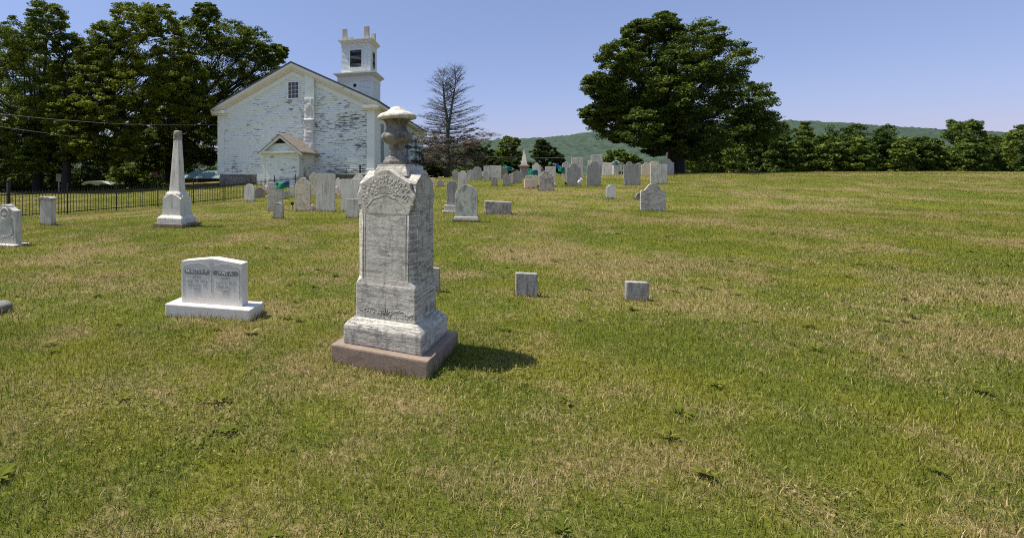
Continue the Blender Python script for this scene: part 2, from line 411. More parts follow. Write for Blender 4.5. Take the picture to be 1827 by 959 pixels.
BASES = []
def grass():
    Vs, Qs, Ts = [], [], []; off = 0
    for y0, y1, dens, ln, wd in ((2.0,3.4,8000,.04,.0034),(3.4,5.5,4600,.042,.0044),(5.5,9,2000,.042,.0062),(9,16,1300,.04,.0075),(16,30,420,.038,.012),(30,46,110,.05,.022)):
        n = int(dens * (y1*y1 - y0*y0)/2 * 2.08)
        y = np.sqrt(rng.uniform(y0*y0, y1*y1, n)); x = rng.uniform(-.69, 1.39, n)*y
        # blades grow in small tufts
        x += rng.normal(0, .01, n)
        z = gz(x, y)
        th = rng.uniform(0, 2*np.pi, n); lean = rng.uniform(.2, 1.45, n)
        L = ln*rng.uniform(.5, 1.5, n); w = wd*rng.uniform(.7, 1.3, n)
        dx, dy = np.cos(th), np.sin(th); px, py = -dy*w/2, dx*w/2
        b0 = np.stack([x, y, z - .005], 1)
        mid = b0 + np.stack([dx*L*.45*np.sin(lean*.6), dy*L*.45*np.sin(lean*.6), L*.5*np.cos(lean*.6)], 1)
        tip = mid + np.stack([dx*L*.6*np.sin(lean), dy*L*.6*np.sin(lean), L*.55*np.cos(lean)], 1)
        s = np.stack([px, py, np.zeros(n)], 1)
        V = np.stack([b0 - s, b0 + s, mid + s*.8, mid - s*.8, tip + s*.15, tip - s*.15], 1).reshape(-1, 3)
        k = off + 6*np.arange(n)[:, None]
        Qs.append(np.concatenate([k + np.array([[0,1,2,3]]), k + np.array([[3,2,4,5]])], 0))
        Vs.append(V); Ts.append(np.repeat(np.clip(rng.normal(.5, .27 if y1 < 9.5 else .17, n), 0, 1), 6)); off += 6*n
    # rosettes of broad weeds and patches of clover
    def broad(px, py, L, W, k, t0):
        nonlocal off
        n = len(px)*k
        x0 = np.repeat(px, k); y0 = np.repeat(py, k); LL = np.repeat(L, k)*rng.uniform(.6, 1.2, n)
        th = np.tile(np.arange(k)*2*np.pi/k, len(px)) + np.repeat(rng.uniform(0, 6, len(px)), k) + rng.normal(0, .2, n)
        el = rng.uniform(.15, .7, n); z0 = gz(x0, y0) + rng.uniform(.004, .028, n)
        d = np.stack([np.cos(th)*np.cos(el), np.sin(th)*np.cos(el), np.sin(el)], 1); s = np.stack([-np.sin(th), np.cos(th), 0*th], 1)*(LL*W)[:, None]
        b0 = np.stack([x0, y0, z0], 1); m = b0 + d*(LL*.55)[:, None]; t = b0 + d*LL[:, None]*np.array([1, 1, .7])
        V = np.stack([b0 - s*.15, b0 + s*.15, m + s, m - s, t + s*.2, t - s*.2], 1).reshape(-1, 3)
        kk = off + 6*np.arange(n)[:, None]
        Qs.append(np.concatenate([kk + np.array([[0,1,2,3]]), kk + np.array([[3,2,4,5]])], 0)); Vs.append(V)
        Ts.append(np.repeat(np.clip(t0 + rng.normal(0, .12, n), 0, 1), 6)); off += 6*n
    nw = 210; y = np.sqrt(rng.uniform(4.5, 170, nw)); x = rng.uniform(-.68, 1.35, nw)*y
    broad(x, y, rng.uniform(.05, .1, nw), .17, 9, .36)
    for _ in range(30):
        cy = math.sqrt(rng.uniform(5, 150)); cxx = rng.uniform(-.66, 1.3)*cy; r = rng.uniform(.12, .5); m_ = int(260*r/.3)
        broad(cxx + rng.normal(0, r, m_), np.maximum(2.1, cy + rng.normal(0, r*.8, m_)), rng.uniform(.010, .015, m_), .5, 3, rng.uniform(.3, .75))
    for (bx, by, bw, bt, by_) in BASES:
        if by > 30: continue
        n = int(90*(bw+bt)*(1.6 if by < 12 else 1)) + 60
        sgn = rng.choice([-1, 1], n); along = rng.uniform(-.5, .5, n); fr = rng.uniform(0, 1, n) < bw/(bw+bt)
        lx = np.where(fr, along*bw, sgn*(bw/2 + np.abs(rng.normal(.012, .014, n)))); ly = np.where(fr, sgn*(bt/2 + np.abs(rng.normal(.012, .016, n))), along*bt)
        c, q = math.cos(by_), math.sin(by_)
        x = bx + lx*c - ly*q; y = by + lx*q + ly*c; z = gz(x, y)
        th = rng.uniform(0, 2*np.pi, n); L = rng.uniform(.04, .13, n)*(1 if by < 12 else 1.15); ln_ = rng.uniform(.05, .6, n)
        w = (.0045 if by < 9 else .009 if by < 17 else .014)*np.ones(n)
        s = np.stack([np.cos(th)*w/2, np.sin(th)*w/2, np.zeros(n)], 1)
        b0 = np.stack([x, y, z - .01], 1); dr = np.stack([np.cos(th+1.3)*np.sin(ln_), np.sin(th+1.3)*np.sin(ln_), np.cos(ln_)], 1)
        mid = b0 + dr*(L*.55)[:, None]; tip = mid + (dr + np.stack([np.cos(th), np.sin(th), -.1+0*th], 1)*.35)*(L*.45)[:, None]
        V = np.stack([b0 - s, b0 + s, mid + s*.8, mid - s*.8, tip + s*.15, tip - s*.15], 1).reshape(-1, 3)
        k = off + 6*np.arange(n)[:, None]
        Qs.append(np.concatenate([k + np.array([[0,1,2,3]]), k + np.array([[3,2,4,5]])], 0))
        Vs.append(V); Ts.append(np.repeat(np.clip(rng.normal(.5, .3, n), 0, 1), 6)); off += 6*n
    o = npmesh('grass', np.concatenate(Vs), np.concatenate(Qs), M['blade'], None, np.concatenate(Ts))
    tag(o, 'short mown grass blades, green with dry straw patches', 'grass', kind='stuff')

# ------------------------------------------------------------------ leaves and trees
def leaf_cloud(name, clumps, n_per, size, mat, parent=None, flatten=.42, up=.9):
    """clumps: (centre, radius); each clump is a flattened pad of small leaves"""
    C = np.array([c for c, r in clumps]); Rr = np.array([r for c, r in clumps])
    n = len(C)*n_per
    ci = np.repeat(np.arange(len(C)), n_per)
    d = rng.normal(0, 1, (n, 3)); d /= np.linalg.norm(d, axis=1)[:, None]
    rad = rng.uniform(0, 1, n)**.45
    P = C[ci] + d*(rad*Rr[ci])[:, None]*np.array([1, 1, flatten])
    nn = rng.normal(0, 1, (n, 3)); nn[:, 2] = np.abs(nn[:, 2]) + up
    nn += d*.5
    nn /= np.linalg.norm(nn, axis=1)[:, None]
    t = np.cross(nn, rng.normal(0, 1, (n, 3))); t /= np.linalg.norm(t, axis=1)[:, None]
    b = np.cross(nn, t)
    s = (size*rng.uniform(.6, 1.4, n))[:, None]
    V = np.stack([P - t*s*.5, P + b*s*.34 + nn*s*.08, P + t*s*.5, P - b*s*.34 + nn*s*.08], 1).reshape(-1, 3)
    Q = 4*np.arange(n)[:, None] + np.arange(4)[None]
    ct = rng.normal(.5, .16, len(C))
    tint = np.clip(ct[ci] + rng.normal(0, .16, n), 0, 1)
    return V, Q, np.repeat(tint, 4)

def crown(name, lobes, mat, parent, per_lobe=30, n_per=70, leaf_size=.24, pad=.34, base=Vector((0,0,0))):
    clumps = []
    for c, r in lobes:
        for _ in range(per_lobe):
            d = rng.normal(0, 1, 3); d /= np.linalg.norm(d)
            rr = r*rng.uniform(.45, 1.0)**.6
            clumps.append((np.array(c) + d*rr*np.array([1,1,.85]), r*pad*rng.uniform(.6, 1.25)))
    V, Q, T = leaf_cloud(name, clumps, n_per, leaf_size, mat)
    V = V - np.array(base)
    return npmesh(name, V, Q, mat, parent, T)

def tree(name, label, cat, group, u, v, D, lobes_px, mat='leaf', trunk_r=.45, per_lobe=58, n_per=75, leaf_size=.17, spread=.9, back=True, fork=.28, pad=.25, loc=None):
    if loc is None:
        x = (u-U0)/F*D; loc = Vector((x, D, g1(x, D)))
    root = empty(name, loc); tag(root, label, cat, group)
    us = [p[0] for p in lobes_px]; uc = .5*(min(us)+max(us)); ur = max(30, .5*(max(us)-min(us)) + 25)
    lobes = []
    for (lu, lv, lr) in lobes_px:
        k = math.sqrt(max(.05, 1 - ((lu-uc)/ur)**2))
        half = ur/F*D*spread*k
        for s in ((-1, 1) if back else (0,)):
            dd = s*half*random.uniform(.12, .75)
            DD = D + dd
            lobes.append((at(lu, lv, DD), lr*DD/F))
    top = max(c.z for c, r in lobes); low = min(c.z - r for c, r in lobes)
    H = top - loc.z
    tb = MB()
    fk = Vector((0, 0, H*fork))
    tb.tube([(0,0,-.3),(0,0,.15),(.05,0,H*fork*.5),fk,(.1,.1,H*.55),(.0,.05,H*.8)], [trunk_r*1.5,trunk_r*1.15,trunk_r*.95,trunk_r*.8,trunk_r*.3,trunk_r*.08], 9)
    for c, r in lobes:
        e = c - loc
        st = fk + Vector((0,0,random.uniform(-.1,.25)*H*fork))
        md = st.lerp(e, .5) + Vector((random.uniform(-.5,.5), random.uniform(-.5,.5), random.uniform(-.6,.3)))
        tb.tube([st, md, e], [trunk_r*.36, trunk_r*.22, .03], 5)
        for _ in range(3):
            q = e + Vector((random.gauss(0,1), random.gauss(0,1), random.gauss(0,.6)))*r*.5
            tb.tube([md.lerp(e, .6), q], [.05, .015], 4)
    tb.build('trunk', M['bark'], root, smooth=True)
    crown('crown', [(tuple(c), r) for c, r in lobes], M[mat], root, per_lobe, n_per, leaf_size, pad, loc)
    return root

G_T = 'old maples behind the iron fence'
tree('maple_tree', 'towering dark maple at the far left behind the fence, crown cut by the left edge', 'tree', G_T, 68, 345, 47,
     [(85,32,36),(40,62,42),(122,82,30),(-10,82,50),(60,115,50),(118,138,36),(-50,150,60),(15,185,55),(85,190,50),(-80,225,55),(50,245,45),(115,225,40),(-100,110,55),(-20,255,45),(0,290,34),(100,272,40),(60,285,34),(-60,290,45),(145,262,32)], trunk_r=.42)
tree('maple_tree', 'broad yellow-green maple with sunlit leaf pads in front of its two darker neighbours', 'tree', G_T, 118, 345, 44,
     [(240,42,44),(282,36,36),(192,68,34),(215,108,46),(172,140,34),(182,190,36),(250,150,52),(310,95,36),(300,150,42),(165,222,22),(230,205,42),(300,205,40),(340,140,36),(155,100,22),(350,190,34),(150,258,28),(190,270,34),(228,262,32),(128,235,30),(118,165,32),(140,190,30),(95,205,30)], mat='leaf5', trunk_r=.36)
tree('maple_tree', 'spreading maple behind the left roof edge of the white church', 'tree', G_T, 303, 332, 52,
     [(368,26,24),(345,58,34),(410,68,40),(390,105,48),(450,78,34),(487,100,24),(462,126,38),(430,160,44),(370,155,50),(360,212,48),(320,245,40),(405,215,40),(350,262,36),(250,255,38),(285,225,42),(500,92,14),(270,285,28),(330,278,26),(372,280,18)], trunk_r=.6)
tree('maple_tree', 'big round dark maple at the right behind the far row of graves', 'tree', 'maples round the churchyard', 1205, 300, 42,
     [(1140,60,28),(1185,48,30),(1105,102,36),(1160,108,44),(1072,152,30),(1120,165,46),(1180,170,46),(1058,203,22),(1090,215,38),(1150,225,48),(1205,225,48),(1240,75,46),(1290,115,50),(1250,160,56),(1325,180,46),(1270,230,50),(1345,225,38),(1108,238,22),(1170,258,24),(1230,262,30),(1100,185,34),(1150,190,40),(1215,120,44),(1180,215,40)], mat='leaf4', trunk_r=.6, pad=.29, n_per=95)

# bushes and smaller trees
def shrub(name, label, cat, group, u, v, D, lobes_px, mat='leaf2', leaf_size=.2, per_lobe=16, n_per=55, z=None):
    x = (u-U0)/F*D; loc = Vector((x, D, g1(x, D)))
    root = empty(name, loc); tag(root, label, cat, group)
    lobes = []
    for (lu, lv, lr) in lobes_px:
        for s in (-1, 1):
            DD = D + s*random.uniform(.1, .7)*lr*D/F
            lobes.append((at(lu, lv, DD), lr*DD/F))
    tb = MB()
    for c, r in lobes:
        e = c - loc
        tb.tube([(0,0,-.2), (e.x*.3, e.y*.3, max(.2, e.z*.5)), e], [.09, .06, .015], 5)
    tb.build('trunk', M['bark'], root)
    crown('crown', [(tuple(c), r) for c, r in lobes], M[mat], root, per_lobe, n_per, leaf_size, .4, loc)
G_B = 'bushes below the maples'
shrub('bush', 'leafy green bush at the left edge below the maples', 'bush', G_B, 15, 340, 56, [(0,300,24),(30,310,20),(15,326,18),(-25,310,22)], 'leaf')
shrub('bush', 'mid green bush just left of the red stop sign', 'bush', G_B, 240, 335, 62, [(205,318,16),(235,305,20),(255,298,16),(215,300,16)], 'leaf')
shrub('bush', 'bushy sapling behind the red stop sign', 'bush', G_B, 272, 335, 66, [(262,312,20),(285,300,18),(280,322,14)], 'leaf2', .2)
shrub('bush', 'low trimmed hedge bush before the grey shed roof', 'bush', G_B, 180, 339, 54, [(150,334,7),(166,335,8),(182,334,8),(200,335,8),(214,333,8)], 'leaf2', .16, 12)
shrub('bush', 'dark bush between the obelisk and the red barn', 'bush', G_B, 345, 330, 88, [(330,290,18),(350,285,20),(372,283,16),(392,290,16)], 'leaf')
G_D = 'trees beyond the graves'
tree('leafy_tree', 'ragged green tree left of the small grey spire', 'tree', G_D, 908, 300, 80, [(905,262,16),(918,255,11),(897,275,13),(920,278,13),(905,250,9),(890,285,12)], 'leaf', .3, 24, 60, .3)
tree('leafy_tree', 'rounded dark tree right of the small grey spire', 'tree', G_D, 970, 300, 78, [(968,262,14),(960,275,14),(980,272,15),(993,282,12),(970,285,15),(1002,290,9),(965,255,8)], 'leaf3', .3, 24, 60, .3)
tree('leafy_tree', 'dark green tree showing through the brown lower boughs of the dead spruce', 'tree', G_D, 850, 300, 74, [(845,262,14),(865,272,16),(835,280,16),(858,288,14),(878,285,12)], 'leaf3', .3, 22, 60, .3)
shrub('bush', 'bright yellow-green bush under the right maple', 'bush', 'bushes beyond the graves', 1105, 309, 57, [(1090,278,13),(1108,275,12),(1125,282,11),(1080,288,10),(1105,290,12),(1138,288,8)], 'leaf2', .17, 18)
shrub('bush', 'green bush at the foot of the dead spruce by the church corner', 'bush', 'bushes beyond the graves', 776, 316, 54, [(768,303,10),(780,300,11),(775,312,9),(790,308,9)], 'leaf2', .18, 14)
shrub('bush', 'green bush just right of the dead spruce trunk', 'bush', 'bushes beyond the graves', 818, 316, 56, [(812,303,8),(824,305,9),(818,312,8)], 'leaf2', .18, 14)
shrub('hedge', 'dark hedge running behind the row of grey slabs', 'hedge', 'bushes beyond the graves', 900, 312, 52, [(862,300,9),(880,292,10),(898,290,11),(915,292,10),(930,298,10),(948,296,9),(985,300,9),(1000,302,8)], 'leaf3', .2, 16)

def woodland(label, spec):
    Vs, Qs, Ts = [], [], []; off = 0
    clumps = []
    for (u0, u1, vt, vb, D0, D1, n) in spec:
        for _ in range(n):
            u = random.uniform(u0, u1); D = random.uniform(D0, D1)
            v = max(vt + 34*mnoise.noise(Vector((u*.011, 5, D*.02))) + 8*mnoise.noise(Vector((u*.04, 2, 0))), random.uniform(vt, vb))
            clumps.append((np.array(at(u, v, D)), random.uniform(9, 16)*D/F))
    V, Q, T = leaf_cloud('w', clumps, 130, .42, None, flatten=.7)
    o = npmesh('woodland', V, Q, M['leaf3'], None, T)
    tag(o, label, 'woodland', kind='stuff')
woodland('dark woodland filling the gaps behind the left maples and church', [(-300,330,95,330,66,92,900),(-280,390,225,325,80,105,300),(-280,130,292,338,58,66,110),(120,330,296,334,72,80,80),(390,740,268,318,110,130,60),(740,900,268,312,100,120,70)])
def wooded_edge():
    Vs, Qs, Ts, off = [], [], [], 0
    spots = [(u, random.uniform(78, 125)) for u in list(np.arange(1235, 1990, 17.0)) for _ in (0, 1)]
    for u, D in spots:
        u += random.uniform(-12, 12); r = random.uniform(20, 46); vt = random.uniform(212, 272)
        sq = random.uniform(.8, 1.9)
        base_t = random.uniform(-.28, .3); vb = 312
        clumps = []
        for _ in range(int(34 + r*1.2)):
            a = random.uniform(0, 2*math.pi); q = random.random()**.5
            h = random.random()
            wd = r*(1 - h**2.2)**.5*(.55 + .45*min(1, h*4))
            clumps.append((np.array(at(u + wd*q*math.cos(a), vb + (vt-vb)*h, D + wd*q*math.sin(a)*D/F)), random.uniform(4, 9)*D/F))
        V, Q, T = leaf_cloud('w', clumps, 75, .36, None, flatten=.6)
        Vs.append(V); Qs.append(Q + off); Ts.append(np.clip(T + base_t, 0, 1)); off += len(V)
    o = npmesh('woodland', np.concatenate(Vs), np.concatenate(Qs), M['leaf4'], None, np.concatenate(Ts))
    tag(o, 'mixed wood of separate crowns beyond the rise on the right', 'woodland', kind='stuff')
wooded_edge()

def undergrowth():
    clumps = []
    for _ in range(420):
        u = random.uniform(-290, 322); D = random.uniform(47.5, 51.5)
        gv = V0 + (EYE - g1((u-U0)/F*D, D))/D*F
        top = 332 - 5*max(0, (u-210)/110) + 4*mnoise.noise(Vector((u*.05, 1, 2)))
        clumps.append((np.array(at(u, random.uniform(top, max(top+2, gv-2)), D)), random.uniform(4, 7)*D/F))
    V, Q, T = leaf_cloud('w', clumps, 110, .17, None, flatten=.7)
    o = npmesh('undergrowth', V, Q, M['leaf'], None, T)
    tag(o, 'low leafy undergrowth along the road beneath the left maples', 'undergrowth', kind='stuff')
undergrowth()

# dead spruce -------------------------------------------------------------
def dead_spruce():
    D = 50.0; x = (798-U0)/F*D; loc = Vector((x, D, g1(x, D)))
    root = empty('dead_spruce', loc)
    tag(root, 'tall bare dead spruce with a forked top and brown lower boughs right of the church', 'tree')
    H = 10.3
    tb = MB()
    lead = [[(0,0,-.3),(0,0,1),(.02,0,4.0),(.08,.0,5.2),(-.25,.1,7.2),(-.38,.1,8.8),(-.4,.1,H)],
            [(.05,0,4.2),(.25,0,5.6),(.45,-.1,7.2),(.72,-.1,8.6),(.8,-.1,H-.05)]]
    tb.tube(lead[0], [.34,.28,.2,.16,.1,.06,.02], 8); tb.tube(lead[1], [.14,.12,.09,.05,.02], 7)
    tb.build('trunk', M['deadbark'], root, smooth=True)
    def on(k, z):
        p = lead[k]
        for a, b in zip(p, p[1:]):
            if a[2] <= z <= b[2]: return Vector(a).lerp(Vector(b), (z-a[2])/(b[2]-a[2]))
        return Vector(p[-1])
    br = MB(); needles = []
    for i in range(270):
        z = 1.5 + (H-1.7)*(i/270)**.95
        k = 1 if (z > 5.0 and random.random() < .5) else 0
        t = (z-1.5)/(H-1.5)
        Lr = np.interp(t, [0,.12,.3,.5,.7,.9,1], [3.3,4.4,4.1,3.0,2.1,1.35,.5])*random.uniform(.55,1.08)
        th = random.uniform(0, 2*math.pi)
        el = np.interp(t, [0,.2,.5,.8,1], [-.25,-.05,.16,.45,.9]) + random.uniform(-.12,.12)
        d = Vector((math.cos(th)*math.cos(el), math.sin(th)*math.cos(el), math.sin(el)))
        p0 = on(k, z); pts = [p0]
        for s in (.35,.7,1.0):
            pts.append(p0 + d*Lr*s + Vector((0,0,(.10*s*s - (.06 if t < .3 else 0))*Lr)))
        r0 = .022 + .016*(1-t)
        br.tube(pts, [r0, r0*.75, r0*.5, .008], 4)
        for _ in range(int(10 + Lr*4)):
            s = random.uniform(.2, 1); a = pts[0].lerp(pts[-1], s)
            e = a + (d*.5 + Vector((random.gauss(0,.5), random.gauss(0,.5), random.uniform(-.35,.45))))*random.uniform(.25,.75)
            br.tube([a, e], [.011, .005], 3)
            if t < .27 and random.random() < .5 and s > .35: needles.append((np.array(e + loc), random.uniform(.22,.5)))
            elif t < .36 and random.random() < .12: needles.append((np.array(e + loc), random.uniform(.12,.25)))
    br.build('branch', M['deadbark'], root)
    V, Q, T = leaf_cloud('n', needles, 48, .085, None, flatten=.4)
    npmesh('dead_needles', V - np.array(loc), Q, M['needle'], root, T)
dead_spruce()

# far wooded ridge ----------------------------------------------------------
def hill():
    us = np.linspace(-700, 2500, 760)
    ridge_u = [-700,200,600,760,870,935,1000,1050,1150,1300,1450,1600,1827,2500]
    ridge_v = [292,288,280,264,250,247,243,236,224,214,216,226,238,262]
    rows = 150
    V = []
    D0, D1 = 520.0, 1500.0
    for j in range(rows):
        t = j/(rows-1)
        D = D0 + (D1-D0)*t
        vr = np.interp(us, ridge_u, ridge_v)
        base = -6.0
        topz = (V0 - vr)/F*D1
        z = base + (topz - base)*(t**1.25)
        x = (us-U0)/F*D
        for xx, zz in zip(x, z):
            k = mnoise.noise(Vector((xx*.055, D*.055, 3))) * 3.5 + mnoise.noise(Vector((xx*.13, D*.13, 1)))*4 + mnoise.noise(Vector((xx*.018, D*.018, 7)))*2.5
            V.append((xx, D, EYE + zz + k*min(1, t*6)))
    n = len(us); V += [(V[(rows-1)*n + i][0], D1+400, -30) for i in range(n)]
    V = np.array(V); idx = np.arange((rows+1)*n).reshape(rows+1, n)
    Q = np.stack([idx[:-1,:-1].ravel(), idx[:-1,1:].ravel(), idx[1:,1:].ravel(), idx[1:,:-1].ravel()], 1)
    m, nt, b = newmat('wooded_hillside')
    cw = coords(nt, (1,1,1), False, True)
    f = noise(nt, cw, .045, 8, .85)
    nt.links.new(ramp(nt, f, [(.38, (.004,.014,.008)), (.62, (.04,.075,.033))]), b.inputs['Base Color'])
    b.inputs['Roughness'].default_value = .9
    o = npmesh('hill', V, Q, m)
    tag(o, 'long green wooded ridge on the horizon', 'hill', kind='structure')
hill()

# ------------------------------------------------------------------ church
def church():
    FZ = 1.05
    org = Vector((-3.36, 40.2, EYE - FZ))
    root = empty('church', org, R(YAW))
    tag(root, 'weathered white clapboard church with peeling paint, square belfry and a small rear porch', 'church')
    HW, L, SL = 6.4, 28.0, .478
    zs = FZ                      # sill
    ztop = lambda x: zs + 8.42 - abs(x)*SL          # underside of roof on the wall line
    ze = ztop(HW)
    pitch = .138
    # clapboard walls, each board a tilted strip with a lip
    def boards(mb, P, xd, nd, lim, z0, z1):
        z = z0
        while z < z1 - .01:
            zt = min(z + pitch, z1)
            a0, b0 = lim(z); a1, b1 = lim(zt)
            if b0 - a0 < .05: break
            if b1 < a1: a1 = b1 = .5*(a1+b1)
            f = lambda s, zz, o: (P[0] + xd[0]*s + nd[0]*o, P[1] + xd[1]*s + nd[1]*o, zz)
            mb.add([f(a0,z,.036), f(b0,z,.036), f(b1,zt,.002), f(a1,zt,.002), f(a0,z,.0), f(b0,z,.0)], [(0,1,2,3),(4,5,1,0)])
            z = zt
    glim = lambda z: (-min(HW, max(0, (zs+8.42-z)/SL)), min(HW, max(0, (zs+8.42-z)/SL)))
    w = MB(); boards(w, (0,0), (1,0), (0,-1), glim, zs, zs+8.4)
    w.build('front_wall', M['clap'], root)
    w = MB(); boards(w, (HW,0), (0,1), (1,0), lambda z: (0, L), zs, ze)
    w.build('side_wall', M['clap_side'], root)
    w = MB(); boards(w, (-HW,L), (0,-1), (-1,0), lambda z: (0, L), zs, ze)
    w.build('side_wall', M['clap_side'], root)
    w = MB(); boards(w, (0,L), (-1,0), (0,1), glim, zs, zs+8.4)
    w.build('rear_wall', M['clap_side'], root)
    MB().box(-HW+.05, HW-.05, .05, L-.05, -.6, zs-.02).build('foundation', M['foundation'], root, .02)
    MB().box(-HW-.03, HW+.03, -.06, .04, zs-.06, zs+.09).build('sill_board', M['trimw'], root)
    MB().box(-1.95-1.05, -1.25-.25, -.08, .02, .25, zs-.06).build('hatch', M['trimw'], root, .01)
    # roof
    OX, OY, TH = .5, .42, .13
    r = MB()
    zt = lambda x: zs + 8.6 - abs(x)*SL
    ex = HW + OX
    for s in (-1, 1):
        r.add([(0,-OY,zt(0)),(s*ex,-OY,zt(ex)),(s*ex,L+OY,zt(ex)),(0,L+OY,zt(0)),
               (0,-OY,zt(0)-TH),(s*ex,-OY,zt(ex)-TH),(s*ex,L+OY,zt(ex)-TH),(0,L+OY,zt(0)-TH)],
              [(0,1,2,3),(7,6,5,4),(0,4,5,1),(1,5,6,2),(2,6,7,3)])
    ro = r.build('roof', M['roof'], root)
    # rakes, soffit mouldings, frieze boards on both gables
    for (yf, sg) in ((0, -1), (L, 1)):
        for s in (-1, 1):
            q = MB()
            def strip(z_off0, z_off1, y0, y1, xa=0.0, xb=ex):
                A = [(s*xa, yf+sg*y0, zt(xa)-z_off0), (s*xb, yf+sg*y0, zt(xb)-z_off0), (s*xb, yf+sg*y0, zt(xb)-z_off1), (s*xa, yf+sg*y0, zt(xa)-z_off1)]
                B = [(p[0], yf+sg*y1, p[2]) for p in A]
                q.add(A + B, [(0,1,2,3),(7,6,5,4),(0,4,5,1),(3,2,6,7),(1,5,6,2),(0,3,7,4)])
            strip(TH+.002, .38, OY-.02, OY-.08)
            strip(.34, .50, OY-.083, OY-.26)
            strip(.46, .64, .22, .10)
            q.build('rake_moulding', M['trim'], root)
            q = MB(); strip(.30, 1.06, .06, .0, 0, HW)
            q.build('frieze_board', M['trimw'], root)
    # side cornices
    for s in (-1, 1):
        q = MB(); a, b_ = sorted((s*(HW+.04), s*(ex-.02)))
        q.box(a, b_, -OY+.1, L+OY-.1, zt(ex)-.36, zt(ex)-TH-.02)
        a, b_ = sorted((s*HW, s*(HW+.06)))
        q.box(a, b_, .02, L-.02, zt(ex)-.95, zt(ex)-.37)
        q.build('cornice', M['trim'], root)
        # cornice return on the front gable, corner pilaster with cap
        q = MB(); a, b_ = sorted((s*(ex-.05), s*(HW-.75)))
        q.box(a, b_, -OY+.02, -.03, zt(ex)-.5, zt(ex)-.28); q.box(a+.06, b_-.06, -OY+.12, -.03, zt(ex)-.62, zt(ex)-.5)
        q.build('cornice_return', M['trim'], root, .02)
        q = MB(); a, b_ = sorted((s*(HW+.05), s*(HW-.52)))
        q.box(a, b_, -.085, .3, zs+.05, zt(ex)-.62)
        q.box(a-.03, b_+.03, -.12, .33, zt(ex)-1.15, zt(ex)-1.05); q.box(a-.03, b_+.03, -.12, .33, zs+.02, zs+.35)
        q.build('corner_board', M['trimw'], root)
    # gable window
    def window(par, name, cx, zc, w_, h_, y, nx_, nz, pane_mat):
        f = MB(); t = .10
        f.box(cx-w_/2-t, cx-w_/2, y-.06, y+.02, zc-h_/2-t, zc+h_/2+t); f.box(cx+w_/2, cx+w_/2+t, y-.06, y+.02, zc-h_/2-t, zc+h_/2+t)
        f.box(cx-w_/2, cx+w_/2, y-.06, y+.02, zc+h_/2, zc+h_/2+t); f.box(cx-w_/2-.03, cx+w_/2+.03, y-.09, y+.02, zc-h_/2-t, zc-h_/2)
        fo = f.build(name, M['trimw'], par)
        mu = MB()
        for i in range(1, nx_): mu.box(cx-w_/2+w_*i/nx_-.014, cx-w_/2+w_*i/nx_+.014, y-.035, y, zc-h_/2, zc+h_/2)
        for i in range(1, nz): mu.box(cx-w_/2, cx+w_/2, y-.032, y, zc-h_/2+h_*i/nz-.014, zc-h_/2+h_*i/nz+.014)
        if nx_ > 1: mu.build('muntins', M['trimw'], fo)
        MB().box(cx-w_/2, cx+w_/2, y-.03+.01, y+.01, zc-h_/2, zc+h_/2).build('pane', pane_mat, fo)
        return fo
    window(root, 'window', .08, zs+6.43, .82, 1.22, -.03, 3, 4, M['glass'])
    # painted chimney stack against the gable
    q = MB(); cx = 1.42
    q.box(cx-.36, cx+.36, -.24, .0, zs+5.78, zs+7.62)
    q.box(cx-.37, cx+.37, -.30, .0, zs+5.68, zs+5.78)
    ch = q.build('chimney', M['clap_side'], root, .01)
    q = MB()
    rings = []
    for i in range(46):
        z = zs+5.68 - i*(zs+5.68-.0)/45
        wob = lambda k: .045*mnoise.noise(Vector((k*1.7, z*1.6, 4))) + .03*mnoise.noise(Vector((k*3.1, z*5.0, 9)))
        y0 = -.36 - (.10 if z < zs+4.05 else 0)
        rings.append([(cx-.37-.4*wob(1), 0, z), (cx-.37-.5*wob(2), y0*.93-wob(2), z), (cx-.2, y0-wob(3), z), (cx, y0-wob(4)*1.3, z), (cx+.2, y0-wob(5)*1.2, z), (cx+.37+.4*wob(6), y0*.93-wob(6), z), (cx+.37, 0, z)])
    q.loft(rings)
    q.box(cx-.385, cx+.385, -.5, -.004, zs+4.03, zs+4.09)
    q.build('chimney_base', M['stucco'], ch)
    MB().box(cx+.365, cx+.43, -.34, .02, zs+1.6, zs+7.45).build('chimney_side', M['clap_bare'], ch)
    # tall side windows with closed shutters
    for yy in (2.6, 9.0, 15.2, 21.4):
        f = MB(); f.box(HW+.01, HW+.08, yy-.75, yy+.75, zs+.75, zs+4.05)
        fo = f.build('window', M['trimw'], root)
        MB().box(HW+.05, HW+.1, yy-.6, yy-.02, zs+.9, zs+3.9).build('shutter', M['shutter'], fo)
        MB().box(HW+.05, HW+.1, yy+.02, yy+.6, zs+.9, zs+3.9).build('shutter', M['shutter'], fo)
    # rear porch -----------------------------------------------------------
    x0, x1, pd, ez = -.77, 1.86, 3.6, zs+1.48
    rz = zs+2.72; xm = .5*(x0+x1); psl = (rz-ez)/(x1-xm+.28)
    po = MB(); boards(po, (xm,-pd), (1,0), (0,-1), lambda z: (x0-xm, x1-xm), .05, ez-.02)
    pw = po.build('porch', M['clap_porch'], root)
    po = MB(); boards(po, (x1,-pd), (0,1), (1,0), lambda z: (0, pd-.03), .05, ez-.02); boards(po, (x0,-.03), (0,-1), (-1,0), lambda z: (0, pd-.03), .05, ez-.02)
    po.build('porch_side_wall', M['clap_bare'], pw)
    po = MB()
    for xx in (x0, x1): po.box(xx-.08 if xx > 0 else xx-.03, xx+.03 if xx > 0 else xx+.08, -pd-.045, -pd+.1, 0, ez)
    po.box(x0-.28, x1+.28, -pd-.30, -pd+.0, ez-.02, ez+.12)
    po.box(x1+.03, x1+.3, -pd+.002, -.04, ez-.06, ez+.1); po.box(x0-.3, x0-.03, -pd+.002, -.04, ez-.06, ez+.1)
    po.build('porch_trim', M['trim'], pw)
